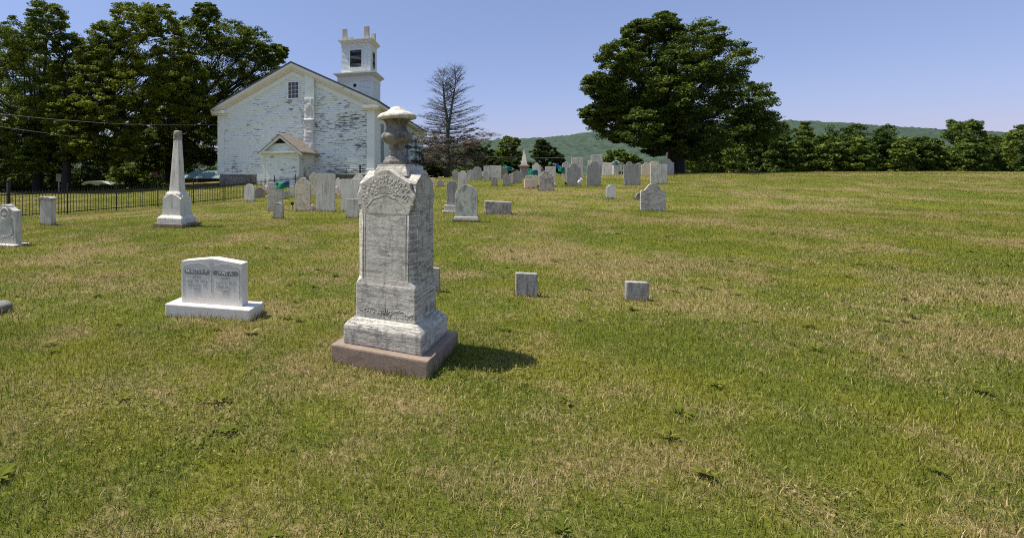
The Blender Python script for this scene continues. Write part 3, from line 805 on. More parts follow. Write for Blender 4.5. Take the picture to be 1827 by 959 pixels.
    po = MB(); po.prism([(x0-.1, ez+.12), (x1+.1, ez+.12), (xm, rz-.12)], -pd-.05, -pd+.0)
    po.build('porch_gable', M['clap_porch'], pw)
    po = MB(); po.prism([(xm-.5, rz-.58), (xm+.5, rz-.58), (xm, rz-.22)], -pd-.062, -pd-.04)
    po.build('gable_vent', M['blackhole'], pw)
    po = MB()
    for s in (-1, 1):
        A = [(xm, rz+.04), (xm + s*(x1-xm+.36), rz+.04-psl*(x1-xm+.36)), (xm + s*(x1-xm+.36), rz-.02-psl*(x1-xm+.36)), (xm, rz-.02)]
        po.prism(A, -pd-.33, -.035)
    po.build('porch_roof', M['shingle'], pw)
    for s in (-1, 1):
        po = MB(); e_ = x1-xm+.33
        A = [(xm, rz-.025), (xm + s*e_, rz-.025-psl*e_), (xm + s*e_, rz-.2-psl*e_), (xm, rz-.2)]
        po.prism(A, -pd-.31, -pd-.21); po.build('porch_rake', M['trim'], pw)
    # belfry ---------------------------------------------------------------
    ty = 21.0
    lo, hi = MB(), MB()
    def four(mb, hw, z0, z1):
        for (P, xd, nd) in (((0,ty-hw),(1,0),(0,-1)), ((hw,ty),(0,1),(1,0)), ((0,ty+hw),(-1,0),(0,1)), ((-hw,ty),(0,-1),(-1,0))):
            boards(mb, P, xd, nd, lambda z: (-hw, hw), z0, z1)
    four(lo, 2.0, zs+6.4, zs+11.0)
    tower = lo.build('belfry', M['clap_side'], root)
    def sq(mb, h0, h1, z0, z1):
        mb.loft([[(-h,ty-h,z),(h,ty-h,z),(h,ty+h,z),(-h,ty+h,z)] for h, z in ((h0,z0),(h1,z1))])
    q = MB(); sq(q, 2.05, 2.05, zs+10.35, zs+10.92); sq(q, 2.1, 2.42, zs+10.93, zs+11.2); sq(q, 2.45, 2.45, zs+11.2, zs+11.3); sq(q, 2.4, 1.8, zs+11.3, zs+11.42)
    q.build('lower_cornice', M['trim'], tower)
    four(hi, 1.65, zs+11.4, zs+14.75)
    hi.build('upper_stage', M['clap_side'], tower)
    q = MB(); sq(q, 1.69, 1.69, zs+14.25, zs+14.7); sq(q, 1.74, 2.0, zs+14.72, zs+15.0); sq(q, 2.03, 2.03, zs+15.0, zs+15.1); sq(q, 1.98, 1.3, zs+15.1, zs+15.28)
    q.build('upper_cornice', M['trim'], tower)
    for sx in (-1, 1):
        for sy in (-1, 1):
            q = MB(); a, b_ = sorted((sx*1.68, sx*1.42)); c, d = sorted((sy*1.68, sy*1.42)); q.box(a, b_, ty+c, ty+d, zs+11.42, zs+14.24)
            a, b_ = sorted((sx*2.035, sx*1.72)); c, d = sorted((sy*2.035, sy*1.72)); q.box(a, b_, ty+c, ty+d, zs+6.3, zs+10.34)
            q.build('corner_board', M['trimw'], tower)
    for ang in (0, 1, 2, 3):
        c, s_ = math.cos(ang*math.pi/2), math.sin(ang*math.pi/2)
        def rot(mb, off=ty):
            mb.v = [(p[0]*c - p[1]*s_, off + p[0]*s_ + p[1]*c, p[2]) for p in mb.v]; return mb
        hw = 1.65
        f = MB(); w_, z0, z1 = .66, zs+12.0, zs+13.95
        f.box(-w_-.14, -w_, -hw-.06, -hw+.1, z0-.1, z1+.12); f.box(w_, w_+.14, -hw-.06, -hw+.1, z0-.1, z1+.12)
        f.box(-w_, w_, -hw-.06, -hw+.1, z1, z1+.12); f.box(-w_-.05, w_+.05, -hw-.1, -hw+.1, z0-.12, z0)
        fo = rot(f).build('louvre_opening', M['trimw'], tower)
        g = MB(); g.box(-w_, w_, -hw-.03, -hw-.005, z0, z1)
        for i in range(16): g.add([(-w_,-hw-.037,z0+.02+i*.12),(w_,-hw-.037,z0+.02+i*.12),(w_,-hw-.032,z0+.1+i*.12),(-w_,-hw-.032,z0+.1+i*.12)], [(0,1,2,3)])
        rot(g).build('louvre', M['blackhole'], fo)
    f = MB(); f.box(-.55, .55, ty-2.06, ty-1.99, zs+8.9, zs+10.3)
    fo = f.build('panel_board', M['trimw'], tower)
    MB().box(-.17, .17, ty-2.08, ty-2.05, zs+9.72, zs+10.06).build('small_window', M['blackhole'], fo)
    for (px, py, hh, wd) in ((-1.35, -1.35, 1.15, .25), (1.2, -1.35, 1.25, .26), (1.35, 1.35, 1.15, .25), (-1.35, 1.35, .95, .25)):
        q = MB(); q.box(px-wd, px+wd, ty+py-wd, ty+py+wd, zs+15.2, zs+15.28+hh); q.box(px-wd-.04, px+wd+.04, ty+py-wd-.04, ty+py+wd+.04, zs+15.2, zs+15.42)
        q.build('corner_post', M['post'], tower, .02)
church()

# ------------------------------------------------------------------ gravestones
def arc(cx, cz, rx, rz, a0, a1, n):
    return [(cx + rx*math.cos(R(a0 + (a1-a0)*i/n)), cz + rz*math.sin(R(a0 + (a1-a0)*i/n))) for i in range(n+1)]
def outline(style, w, h):
    h2 = w/2
    P = [(-h2, 0), (h2, 0)]
    if style == 'rect': P += [(h2, h), (-h2, h)]
    elif style == 'arch': P += arc(0, h-h2, h2, h2, 0, 180, 14)
    elif style == 'low': k = .28*w; P += arc(0, h-k, h2, k, 0, 180, 14)
    elif style == 'peak':
        k = .34*w; P += [(h2, h-k), (.28*w, h-.42*k), (.06*w, h), (-.06*w, h), (-.28*w, h-.42*k), (-h2, h-k)]
    elif style == 'gothic':
        k = .55*w
        P += [(h2*math.cos(R(t))**.8 if t < 90 else 0, h-k + k*math.sin(R(t))**1.15) for t in range(0, 90, 9)] + [(0, h)]
        P += [(-h2*math.cos(R(t))**.8, h-k + k*math.sin(R(t))**1.15) for t in range(81, -1, -9)]
    elif style == 'shoulder':
        k = .36*w; c = .26*w
        P += [(h2, h-k), (h2-.06*w, h-k+.035*w)] + arc(.44*w, h-k+.2*w, .17*w, .17*w, 262, 190, 5)
        P += arc(0, h-c, c, c, 8, 172, 12)
        P += arc(-.44*w, h-k+.2*w, .17*w, .17*w, 350, 278, 5) + [(-h2+.06*w, h-k+.035*w), (-h2, h-k)]
    elif style == 'ogee':
        k = .42*w
        P += [(h2, h-k), (.47*w, h-k*.86), (.40*w, h-k*.80), (.33*w, h-k*.55), (.26*w, h-k*.42), (.21*w, h-k*.2), (.12*w, h-k*.04), (0, h),
              (-.12*w, h-k*.04), (-.21*w, h-k*.2), (-.26*w, h-k*.42), (-.33*w, h-k*.55), (-.40*w, h-k*.80), (-.47*w, h-k*.86), (-h2, h-k)]
    elif style == 'broken':
        P += [(h2, h*.93), (.4*w, h*.96), (.25*w, h*.985), (.1*w, h*.97), (-.06*w, h), (-.2*w, h*.975), (-.34*w, h*.985), (-h2, h*.94)]
    elif style == 'lump':
        P = arc(0, h*.35, h2, h*.65, -30, 210, 16)
        P = [(x, max(z, 0)) for x, z in P]
    return P
def jit(P, a):
    return [(x + random.uniform(-a, a)*(z > .02), z + random.uniform(-a, a)*(z > .02)) for x, z in P]

G_S = 'old gravestones in the churchyard'
def grave(u, vt, vb, wpx, style, mat, label, D=None, yaw=None, lean=0.0, tilt=0.0, thick=None, base=None, name='gravestone', rough=0.0, group=G_S, cat='gravestone'):
    loc, D = stand(u, vb, D)
    yaw = YAW + random.uniform(-3, 3) if yaw is None else yaw
    ray = math.degrees(math.atan2(loc.x, loc.y))
    rel = R(-yaw - ray)
    h = (vb - vt)/F*D
    wv = wpx/F*D
    th = thick or max(.06, min(.12, wv*.13))
    w = max(.12, (wv - th*abs(math.sin(rel)))/max(.5, math.cos(rel)))
    bw_ = max([d[0] for d in base])*2 if base else 0
    BASES.append((loc.x, loc.y, w + bw_, th + bw_, R(yaw)))
    if base:
        root = empty(name, loc, R(yaw)); tag(root, label, cat, group)
        z = 0
        for (dw, hh, bm_) in base:
            MB().box(-w/2-dw, w/2+dw, -th/2-dw, th/2+dw, z-(.08 if z == 0 else 0), z+hh).build('base', M[bm_], root, .012)
            z += hh
        mb = MB().prism(jit(outline(style, w, h-z), .002), -th/2, th/2)
        mb.v = [(a, b, c+z) for a, b, c in mb.v]
        mb.build('tablet', M[mat], root, .008, ang=40)
        root.rotation_euler = (R(tilt), R(lean), R(yaw))
        return root
    mb = MB().prism([(x, z - (.12 if z == 0 else 0)) for x, z in jit(outline(style, w, h), .003 + rough*.01)], -th/2, th/2)
    o = mb.build(name, M[mat], None, .008 + rough*.01, ang=40)
    o.location = loc; o.rotation_euler = (R(tilt), R(lean), R(yaw))
    tag(o, label, cat, group)
    return o

S = grave
def capped_slab():
    loc, D = stand(85.5, 401)
    root = empty('gravestone', loc, R(YAW)); tag(root, 'streaked grey slab with a crumbling brownish cap standing alone by the fence', 'gravestone', G_S)
    h = 51/F*D; w, t = .4, .2
    BASES.append((loc.x, loc.y, w, t, R(YAW)))
    MB().box(-w/2, w/2, -t/2, t/2, -.1, h*.88).build('tablet', M['pale'], root, .008)
    P = [(-w/2-.03, h*.88), (w/2+.03, h*.88), (w/2+.035, h*.94)] + [(w/2-.02-(w-.04)*k/9, h*(.955 + .04*abs(math.sin(k*2.3)))) for k in range(10)] + [(-w/2-.03, h*.93)]
    MB().prism(P, -t/2-.03, t/2+.03).build('cap', M['rough'], root, .01, ang=20)
capped_slab()
S(445, 328, 359.5, 19, 'arch', 'marble', 'white round-topped gravestone at the right end of the iron fence')
S(464, 333, 353, 17, 'peak', 'grey', 'squat dark grey stone just right of the white round-topped stone by the fence', tilt=4)
S(491, 326, 376, 27, 'rect', 'banded', 'weathered square-topped slab under the large green flag', lean=1.5)
S(496.5, 361, 389.5, 20, 'arch', 'banded', 'small arched stone with dark horizontal bands before the flagged slab', thick=.12)
S(510, 341, 355, 9, 'rect', 'grey', 'low grey stump of stone right of the flagged slab')
S(519, 331, 352, 14, 'arch', 'cream', 'small pale stone behind the large green flag')
S(540, 316.5, 376.5, 29, 'ogee', 'cream', 'cream marble slab with an ornate curved top and striped flag at its foot', lean=.8)
S(559.5, 308, 350, 17, 'ogee', 'cream', 'cream stone with curled top half hidden behind the tall plain slab')
S(581, 310.5, 377.5, 34, 'rect', 'pale', 'tall plain white-grey slab with a flat top near the porch', lean=.8)
S(603, 317, 348, 11, 'shoulder', 'marble', 'narrow pale stone in the gap right of the tall plain slab')
S(627, 319.5, 377.5, 37, 'rect', 'marble', 'wide flat-topped white slab half hidden by the urn monument')
S(628.5, 354, 389, 22, 'rect', 'pale', 'low square grey stone in front of the wide white slab')
S(640, 309, 350, 22, 'ogee', 'marble', 'white scroll-topped stone peeping over the wide white slab')
S(771, 317, 329, 11, 'rect', 'pinkstone', 'low tan stone just right of the urn monument', lean=4)
S(786, 320, 333, 12, 'peak', 'grey', 'tiny grey peaked stone on the grass right of the urn monument')
S(832, 330, 395, 39, 'gothic', 'lichen', 'greenish pointed-arch stone with black stains on a low double base', base=[(.05,.06,'brown'),(.02,.07,'marble')], thick=.12)
S(806.5, 322, 379, 19, 'gothic', 'grey', 'slender grey pointed tablet on a stepped base behind the greenish stone', base=[(.14,.05,'pale'),(.07,.18,'pale')], thick=.12)
S(842.5, 326, 351, 19, 'low', 'lichen', 'round-topped stone peeping over the right of the greenish arch', D=19.5)
S(811, 315, 340, 18, 'low', 'pale', 'low arched stone directly behind the slender grey tablet', D=21)
S(825.5, 304, 334, 15, 'peak', 'pale', 'pale peaked stone behind the slender grey tablet')
S(813, 302, 321, 11, 'arch', 'grey', 'small grey stone at the left end of the back row near the spruce')
S(840, 303, 322, 13, 'low', 'pale', 'mottled stone against the left side of the tall dark arched slab')
S(851.5, 297, 321.5, 16, 'arch', 'grey', 'tall dark grey arched slab near the dead spruce')
S(860.5, 306, 319, 7, 'rect', 'marble', 'narrow white stub right of the tall dark arched slab')
S(867, 302, 319.5, 9, 'shoulder', 'banded', 'thin mottled stone with rounded shoulders before the grey slab row', D=31)
S(868, 296, 319, 10, 'rect', 'pale', 'leftmost slab of the row of plain grey slabs', D=34)
S(878.5, 295.5, 319, 12, 'rect', 'pale', 'widest slab of the row of plain grey slabs', D=34)
S(889.5, 296, 319, 9, 'rect', 'marble', 'whitest slab of the row of plain grey slabs', D=34)
S(900, 297, 319, 11, 'rect', 'brown', 'brownish slab at the right of the row of plain grey slabs', D=34)
S(888, 302.5, 319, 10, 'shoulder', 'pale', 'round-shouldered stone before the whitest slab', D=31.5)
S(882, 315.5, 331.5, 11, 'arch', 'grey', 'small grey arched stone alone on the grass before the slab row')
S(905, 308.5, 331.5, 13, 'shoulder', 'grey', 'dark grey stone leaning left beneath the leftmost of the blue-green flags', lean=-5)
S(922.5, 303, 327, 15, 'shoulder', 'grey', 'upright grey stone with rounded shoulders left of the small spire')
S(912, 308, 327, 7, 'rect', 'cream', 'narrow cream stone wedged between the leaning and upright grey stones', D=27)
S(946.5, 319.5, 336.5, 21, 'rect', 'pinkstone', 'low wide cream block on the grass beneath the middle blue-green flag', thick=.2)
S(942, 313, 326, 9, 'arch', 'pale', 'small stone directly behind the low cream block')
S(957, 290, 319, 14, 'shoulder', 'pale', 'tall pale stone with a round crest behind the middle blue-green flag')
S(974.5, 304, 340.5, 25, 'ogee', 'rough', 'rough black-stained stone with a crumbled pale top', thick=.13, rough=1.0)
S(982, 297, 333, 17, 'rect', 'pale', 'plain flat slab right behind the rough black-stained stone')
S(1010.5, 288, 319, 14, 'peak', 'pale', 'peaked pale stone right of the blue-green flag by the dark tree')
S(1023.5, 291, 332, 23, 'shoulder', 'grey', 'large grey stone with a rounded crest and a white flag at its foot', lean=.5)
S(1029.5, 281, 316, 19, 'rect', 'pale', 'tall square slab behind the grey stone with the white flag')
S(1059, 287, 332, 23, 'shoulder', 'grey', 'grey stone with concave shoulders leaning slightly back before the tallest slab', lean=1.5)
S(1064.5, 276, 313, 19, 'rect', 'pale', 'tallest flat-topped grey slab on the skyline before the ridge')
S(1052.5, 284, 313, 7, 'rect', 'pale', 'narrow slab against the left side of the tallest grey slab', D=33)
S(1083, 290, 313, 15, 'rect', 'marble', 'broad white slab right of the tallest grey slab', lean=2)
S(1096, 290.5, 312, 11, 'ogee', 'marble', 'white stone with a curved crest in the back row left of the green flag')
S(1106, 294, 312, 7, 'rect', 'marble', 'small white slab under the green flag of the back row')
S(1128.5, 293, 331, 26, 'rect', 'grey', 'dark grey square slab tilting left on the right-hand slope', lean=-4)
S(1140, 290.5, 312, 11, 'arch', 'pale', 'small arched stone behind the dark tilting slab')
S(1153, 290, 312.5, 16, 'shoulder', 'pinkstone', 'cream round-crested stone between the two square grey slabs')
S(1167, 287.5, 312, 17, 'arch', 'pinkstone', 'tan arched stone peeping over the stained square slab', D=34)
S(1175.5, 293, 328.5, 26, 'rect', 'pale', 'stained square slab near the right end of the graves')
S(1191, 283, 311, 20, 'shoulder', 'pale', 'pale high-crested stone at the right end of the back row')
S(1123, 288, 312, 10, 'arch', 'grey', 'small grey rounded stone peeping above the dark tilting slab', D=35)
S(1090, 328.5, 355, 16, 'shoulder', 'marble', 'small white round-crested stone alone on the right lawn')
S(1165, 327, 376.5, 40, 'shoulder', 'banded', 'broad grey gravestone with a domed crest at the right of the lawn', thick=.1)
S(1140, 344, 356, 13, 'lump', 'dark', 'small dark boulder-like stone beside the broad domed gravestone', thick=.18, cat='marker stone')
S(888, 359, 381.5, 45, 'rect', 'rough', 'low rough grey block lying wide on the lawn', thick=.3, rough=1.2)
S(939, 487, 528, 37, 'rect', 'stained', 'small square footstone with black stains in the foreground dry grass', thick=.09, yaw=-14, rough=.3)
S(1135.5, 502.5, 535.5, 38, 'rect', 'stained', 'squarer low footstone at the right of the foreground', thick=.09, yaw=-14, rough=.3)
S(777, 477, 520, 16, 'rect', 'stained', 'narrow footstone half hidden behind the right side of the urn monument', thick=.07, rough=.3)
S(-3, 538, 556, 44, 'low', 'dark', 'low dark stone whose top shows at the bottom left corner', thick=.2)

# left carved stone --------------------------------------------------------
def leaf_relief(mb, cx, cz, ang, ln, wd, y, h):
    d = Vector((math.cos(ang), 0, math.sin(ang))); n = Vector((-d.z, 0, d.x)); c = Vector((cx, y, cz))
    up = Vector((0, -h, 0))
    a = c; b = c + d*ln
    m1 = c + d*ln*.35; m2 = c + d*ln*.7
    mb.add([a, m1 + n*wd*.5, m2 + n*wd*.45, b, m2 - n*wd*.45, m1 - n*wd*.5, m1 + up, m2 + up*.9],
           [(0,6,1),(1,6,7,2),(2,7,3),(3,7,4),(4,7,6,5),(5,6,0)])
def left_stone():
    loc, D = stand(14, 438)
    BASES.append((loc.x, loc.y, .8, .4, R(YAW)))
    root = empty('gravestone', loc, R(YAW)); tag(root, 'carved grey stone with a round medallion and scrollwork at the far left', 'gravestone', G_S)
    w, h, t = .60, .84, .16
    MB().box(-w/2-.1, w/2+.1, -t/2-.12, t/2+.12, -.1, .05).build('base', M['marble'], root, .02)
    P = [(-w/2, 0), (w/2, 0), (w/2, h-.13), (w/2-.09, h-.115), (w/2-.16, h-.07), (.1, h-.01), (0, h), (-.1, h-.01), (-w/2+.16, h-.07), (-w/2+.09, h-.115), (-w/2, h-.13)]
    mb = MB().prism([(x, z+.05) for x, z in P], -t/2, t/2); mb.build('tablet', M['pale'], root, .008, ang=40)
    y = -t/2
    mb = MB()
    mb.tube([(.115*math.cos(a*.2618), y, .70+.115*math.sin(a*.2618)) for a in range(25)], .014, 6)
    mb.build('medallion_ring', M['marble'], root, smooth=True)
    mb = MB().prism(arc(0, .70, .1, .1, 0, 345, 23), y-.003, y+.01); md = mb.build('medallion', M['carved'], root)
    mb = MB()
    for k in range(7): leaf_relief(mb, 0, .64, R(40+17*k), .1, .03, y-.004, .012)
    mb.build('medallion_carving', M['marble'], root)
    mb = MB()
    sc = [(.2,.62),(.17,.5),(.22,.4),(.23,.3),(.17,.23),(.05,.2),(-.1,.2)]
    for s, r in ((0, .010), (.022, .006)): mb.tube([(x+s, y, z-s) for x, z in sc], r, 5)
    mb.tube([(-.24,y,.66),(-.24,y,.16),(-.08,y,.16)], .007, 5)
    mb.tube([(x, y, z) for x, z in ((-.24,.72),(-.16,.80),(0,.845),(.16,.80),(.24,.72))], .008, 5)
    for k in range(6): leaf_relief(mb, -.02+.04*k, .17+.015*(k % 2), R(160-28*k), .07, .028, y-.001, .012)
    mb.build('scroll_carving', M['carved'], root, smooth=False)
    mb = MB()
    for k in range(7):
        ww = .1 + .03*((k*7) % 3)
        mb.box(-ww, ww*.95, y-.0025, y+.004, .525-.04*k, .533-.04*k)
    mb.build('inscription', M['carved'], root)
left_stone()

# obelisk ------------------------------------------------------------------
def obelisk():
    loc, D = stand(316, 402)
    BASES.append((loc.x, loc.y, .93, .93, R(YAW)))
    root = empty('obelisk_monument', loc, R(YAW), 0, R(.6)); tag(root, 'white marble obelisk with a grey carved tip on a stepped pedestal', 'obelisk')
    k = D/F
    zf = lambda v: (404 - v)*k
    MB().frust([(.47,-.15),(.46,zf(398.5))]).build('base', M['brown'], root, .012)
    MB().frust([(.375,zf(398.4)),(.375,zf(390)),(.36,zf(388)),(.31,zf(385.5)),(.30,zf(384.5))]).build('plinth', M['marble'], root, .01)
    h = .285
    mb = MB()
    P = [(-h, zf(384.4)), (h, zf(384.4)), (h*.96, zf(356)), (h*.8, zf(353.5)), (h*.4, zf(349)), (0, zf(347.2)), (-h*.4, zf(349)), (-h*.8, zf(353.5)), (-h*.96, zf(356))]
    mb.prism(P, -h*.97, h*.97)
    Q = [(x*.985, z - .004) for x, z in P]
    m2 = MB().prism(Q, -h*.955, h*.955)
    mb.add([(-y, x, z) for x, y, z in m2.v], m2.f)
    mb.build('pedestal', M['marble'], root, .006, ang=50)
    MB().frust([(.225,zf(352)),(.225,zf(347)),(.20,zf(345)),(.185,zf(343))]).build('cap', M['marble'], root, .008)
    def oct_(hh, c, z): return [(-hh+c,-hh,z),(hh-c,-hh,z),(hh,-hh+c,z),(hh,hh-c,z),(hh-c,hh,z),(-hh+c,hh,z),(-hh,hh-c,z),(-hh,-hh+c,z)]
    MB().loft([oct_(.16,.012,zf(344)), oct_(.088,.022,zf(252))]).build('shaft', M['marble'], root)
    tp = MB().loft([oct_(.089,.02,zf(252)), oct_(.094,.02,zf(249)), oct_(.09,.02,zf(246)), oct_(.086,.02,zf(238)), oct_(.07,.02,zf(235))])
    for a in range(4):
        for s in range(-2, 3):
            p = [(s*.03, -.088, zf(244 + abs(s)*-1.5 + 3)), (s*.02, -.096, zf(241)), (s*.035, -.085, zf(237))]
            c, q = math.cos(a*math.pi/2), math.sin(a*math.pi/2)
            tp.tube([(x*c - y*q, x*q + y*c, z) for x, y, z in p], .010, 5)
    tp.build('carved_tip', M['rough'], root)
obelisk()

# main urn monument ---------------------------------------------------------
def urn_monument():
    D = 4.6; x = (708-U0)/F*D
    loc = Vector((x, D, g1(x, D)))
    BASES.append((loc.x, loc.y, .86, .86, R(-28.5)))
    root = empty('urn_monument', loc, R(-28.5)); tag(root, 'large veined marble monument crowned by a lidded stone urn in the centre foreground', 'monument')
    k = D/F; zf = lambda v: EYE - loc.z + (V0 - v)*k
    def oct_(hh, c, z): return [(-hh+c,-hh,z),(hh-c,-hh,z),(hh,-hh+c,z),(hh,hh-c,z),(hh-c,hh,z),(-hh+c,hh,z),(-hh,hh-c,z),(-hh,-hh+c,z)]
    MB().frust([(.43,-.12),(.43,.15)]).build('ground_base', M['brown'], root, .015)
    MB().frust([(.35,.15),(.35,.30),(.33,.33),(.285,.37)]).build('plinth', M['marble_vein'], root, .012)
    zb, zc, zt = zf(500), zf(488), zf(376)
    b = MB().loft([oct_(.272,.008,.365), oct_(.270,.008,zb), oct_(.267,.014,zf(497)), oct_(.263,.05,zc), oct_(.2628,.05,zt-.03), oct_(.2628,.05,zt+.02)])
    b.build('die', M['marble_vein'], root, .006, ang=25)
    # head: two crossed gables with ogee shoulders
    H = .2638
    prof = [(.213, zf(379)), (.216, zf(374)), (.238, zf(363)), (.257, zf(354)), (.2635, zf(348.5)), (.2635, zf(346)), (.254, zf(343)), (.238, zf(339)), (.226, zf(334)), (.222, zf(329)), (.224, zf(326)), (.03, zf(303.6)), (.0, zf(302.8))]
    P = [(-prof[0][0], prof[0][1])] + [(a, z) for a, z in prof] + [(-a, z) for a, z in reversed(prof[1:-1])]
    hd = MB().prism(P, -H, H)
    P2 = [(a*.99, z - .003) for a, z in P]
    m2 = MB().prism(P2, -H*.985, H*.985)
    hd.add([(-yy, xx, z) for xx, yy, z in m2.v], m2.f)
    ho = hd.build('gabled_head', M['marble_head'], root, .006, ang=35)
    pzz = [z for a, z in prof]; paa = [a for a, z in prof]
    inside = lambda px, pz: abs(px) + .045 < np.interp(pz + .035, pzz, paa)
    # carving on front and right faces
    for ang in (0, 1, 3):
        c, q = math.cos(ang*math.pi/2), math.sin(ang*math.pi/2)
        rot = lambda mb: setattr(mb, 'v', [(p[0]*c - p[1]*q, p[0]*q + p[1]*c, p[2]) for p in mb.v])
        y = -H if ang == 0 else -H*.985
        zc0 = zf(343)
        lf = MB()
        for a in (8, 24, 40, 58, 75, 90, 105, 122, 140, 156, 172):
            ln = .17 if abs(a-90) < 10 else .155 if abs(a-90) < 40 else .19
            P_ = [(t_*ln*math.cos(R(a)), zc0 + t_*ln*math.sin(R(a)) - .03*t_*t_*abs(math.cos(R(a)))) for t_ in (0, .35, .7, 1)]
            lf.tube([(px, y+.002, pz) for px, pz in P_], [.004,.004,.003,.002], 5)
            for s in (.3,.52,.74,.96):
                for sg in (-1, 1):
                    px, pz = s*ln*math.cos(R(a)), zc0 + s*ln*math.sin(R(a)) - .03*s*s*abs(math.cos(R(a)))
                    inside(px, pz) and leaf_relief(lf, px, pz, R(a + sg*random.uniform(25,50)), random.uniform(.046,.062), .032, y+.001, .0036)
        for s in (-1, 1):
            for kx in range(9):
                t = kx/8; px = s*(.05 + .18*t); pz = zc0 - .004 - .125*t*t
                inside(px, pz) and leaf_relief(lf, px, pz, R(90 - s*(20 + 40*t) + random.uniform(-25,25)), .05, .03, y+.001, .0034)
        rot(lf); lf.build('leaf_carving', M['marble_head'], root)
        yd = -.2625
        mo = MB()
        ar = [(-.185, zc+.01), (-.185, zt), (-.17, zf(366)), (-.11, zf(353)), (0, zf(345.5)), (.11, zf(353)), (.17, zf(366)), (.185, zt), (.185, zc+.01)]
        mo.tube([(px, (yd if pz < zf(380) else y) + .0015, pz) for px, pz in ar], .0038, 6)
        mo.tube([(-.206, yd, zc+.0), (-.206, yd, zt-.02)], .004, 5); mo.tube([(.206, yd, zc+.0), (.206, yd, zt-.02)], .004, 5)
        mo.tube([(x_*.93, yd, z_-.012) for x_, z_ in reversed(prof[2:-1])] + [(0, yd, zf(306))] + [(-x_*.93, yd, z_-.012) for x_, z_ in prof[2:-1][::-1]], .004, 5) if 0 else None
        rot(mo); mo.build('panel_moulding', M['marble_vein'], root, smooth=True)
        lo = MB(); yl = -.270; z0 = .40
        for s in (-1, 0, 1):
            for a in (50, 70, 90, 110, 130):
                leaf_relief(lo, s*.0 + .003, z0, R(a), .10 if a == 90 else .08, .026, yl, .005)
        for s in (-1, 1):
            lo.tube([(s*.03, yl, z0+.01), (s*.09, yl, z0+.055), (s*.16, yl, z0+.06), (s*.21, yl, z0+.03), (s*.24, yl, z0+.05)], .0045, 5)
            for kx in range(7):
                leaf_relief(lo, s*(.05+.03*kx), z0+.03+.02*math.sin(kx), R(90-s*30+random.uniform(-40,40)), .045, .022, yl, .0045)
                leaf_relief(lo, s*(.05+.03*kx), z0+.02, R(-60*s+random.uniform(-40,40)), .035, .02, yl, .0045)
        rot(lo); lo.build('base_carving', M['marble_vein'], root)
    # urn socle and urn
    so = MB()
    h1 = .15
    so.frust([(h1*1.05, zf(314)), (h1*1.0, zf(306)), (h1*.92, zf(300)), (h1*.86, zf(297)), (h1*.86, zf(293.5))])
    so.build('socle', M['marble_head'], root, .006)
    pr = [(.112,zf(294)),(.119,zf(292)),(.121,zf(288.5)),(.115,zf(285.6)),(.1,zf(285)),(.104,zf(282)),(.095,zf(279.6)),(.072,zf(279)),(.058,zf(275)),(.048,zf(269)),(.05,zf(267)),(.064,zf(266.2)),(.07,zf(263.5)),(.066,zf(261)),(.062,zf(259.6)),
          (.09,zf(256.5)),(.118,zf(252)),(.134,zf(247.5)),(.139,zf(243.5)),(.135,zf(240)),(.12,zf(237)),(.102,zf(235)),(.094,zf(232.5)),(.09,zf(227)),(.096,zf(221)),(.11,zf(216)),(.13,zf(213))]
    u_ = MB().lathe(pr, 36); uo = u_.build('urn', M['marble_urn'], root, smooth=True)
    pl = [(.13,zf(213.6)),(.166,zf(212.6)),(.174,zf(210.5)),(.168,zf(206.5)),(.145,zf(202.8)),(.112,zf(200.4)),(.090,zf(199.2)),(.084,zf(197.8)),(.064,zf(194.8)),(.048,zf(192)),(.03,zf(190.6)),(.0005,zf(190.4))]
    MB().lathe(pl, 36).build('urn_lid', M['marble_lid'], uo, smooth=True)
urn_monument()

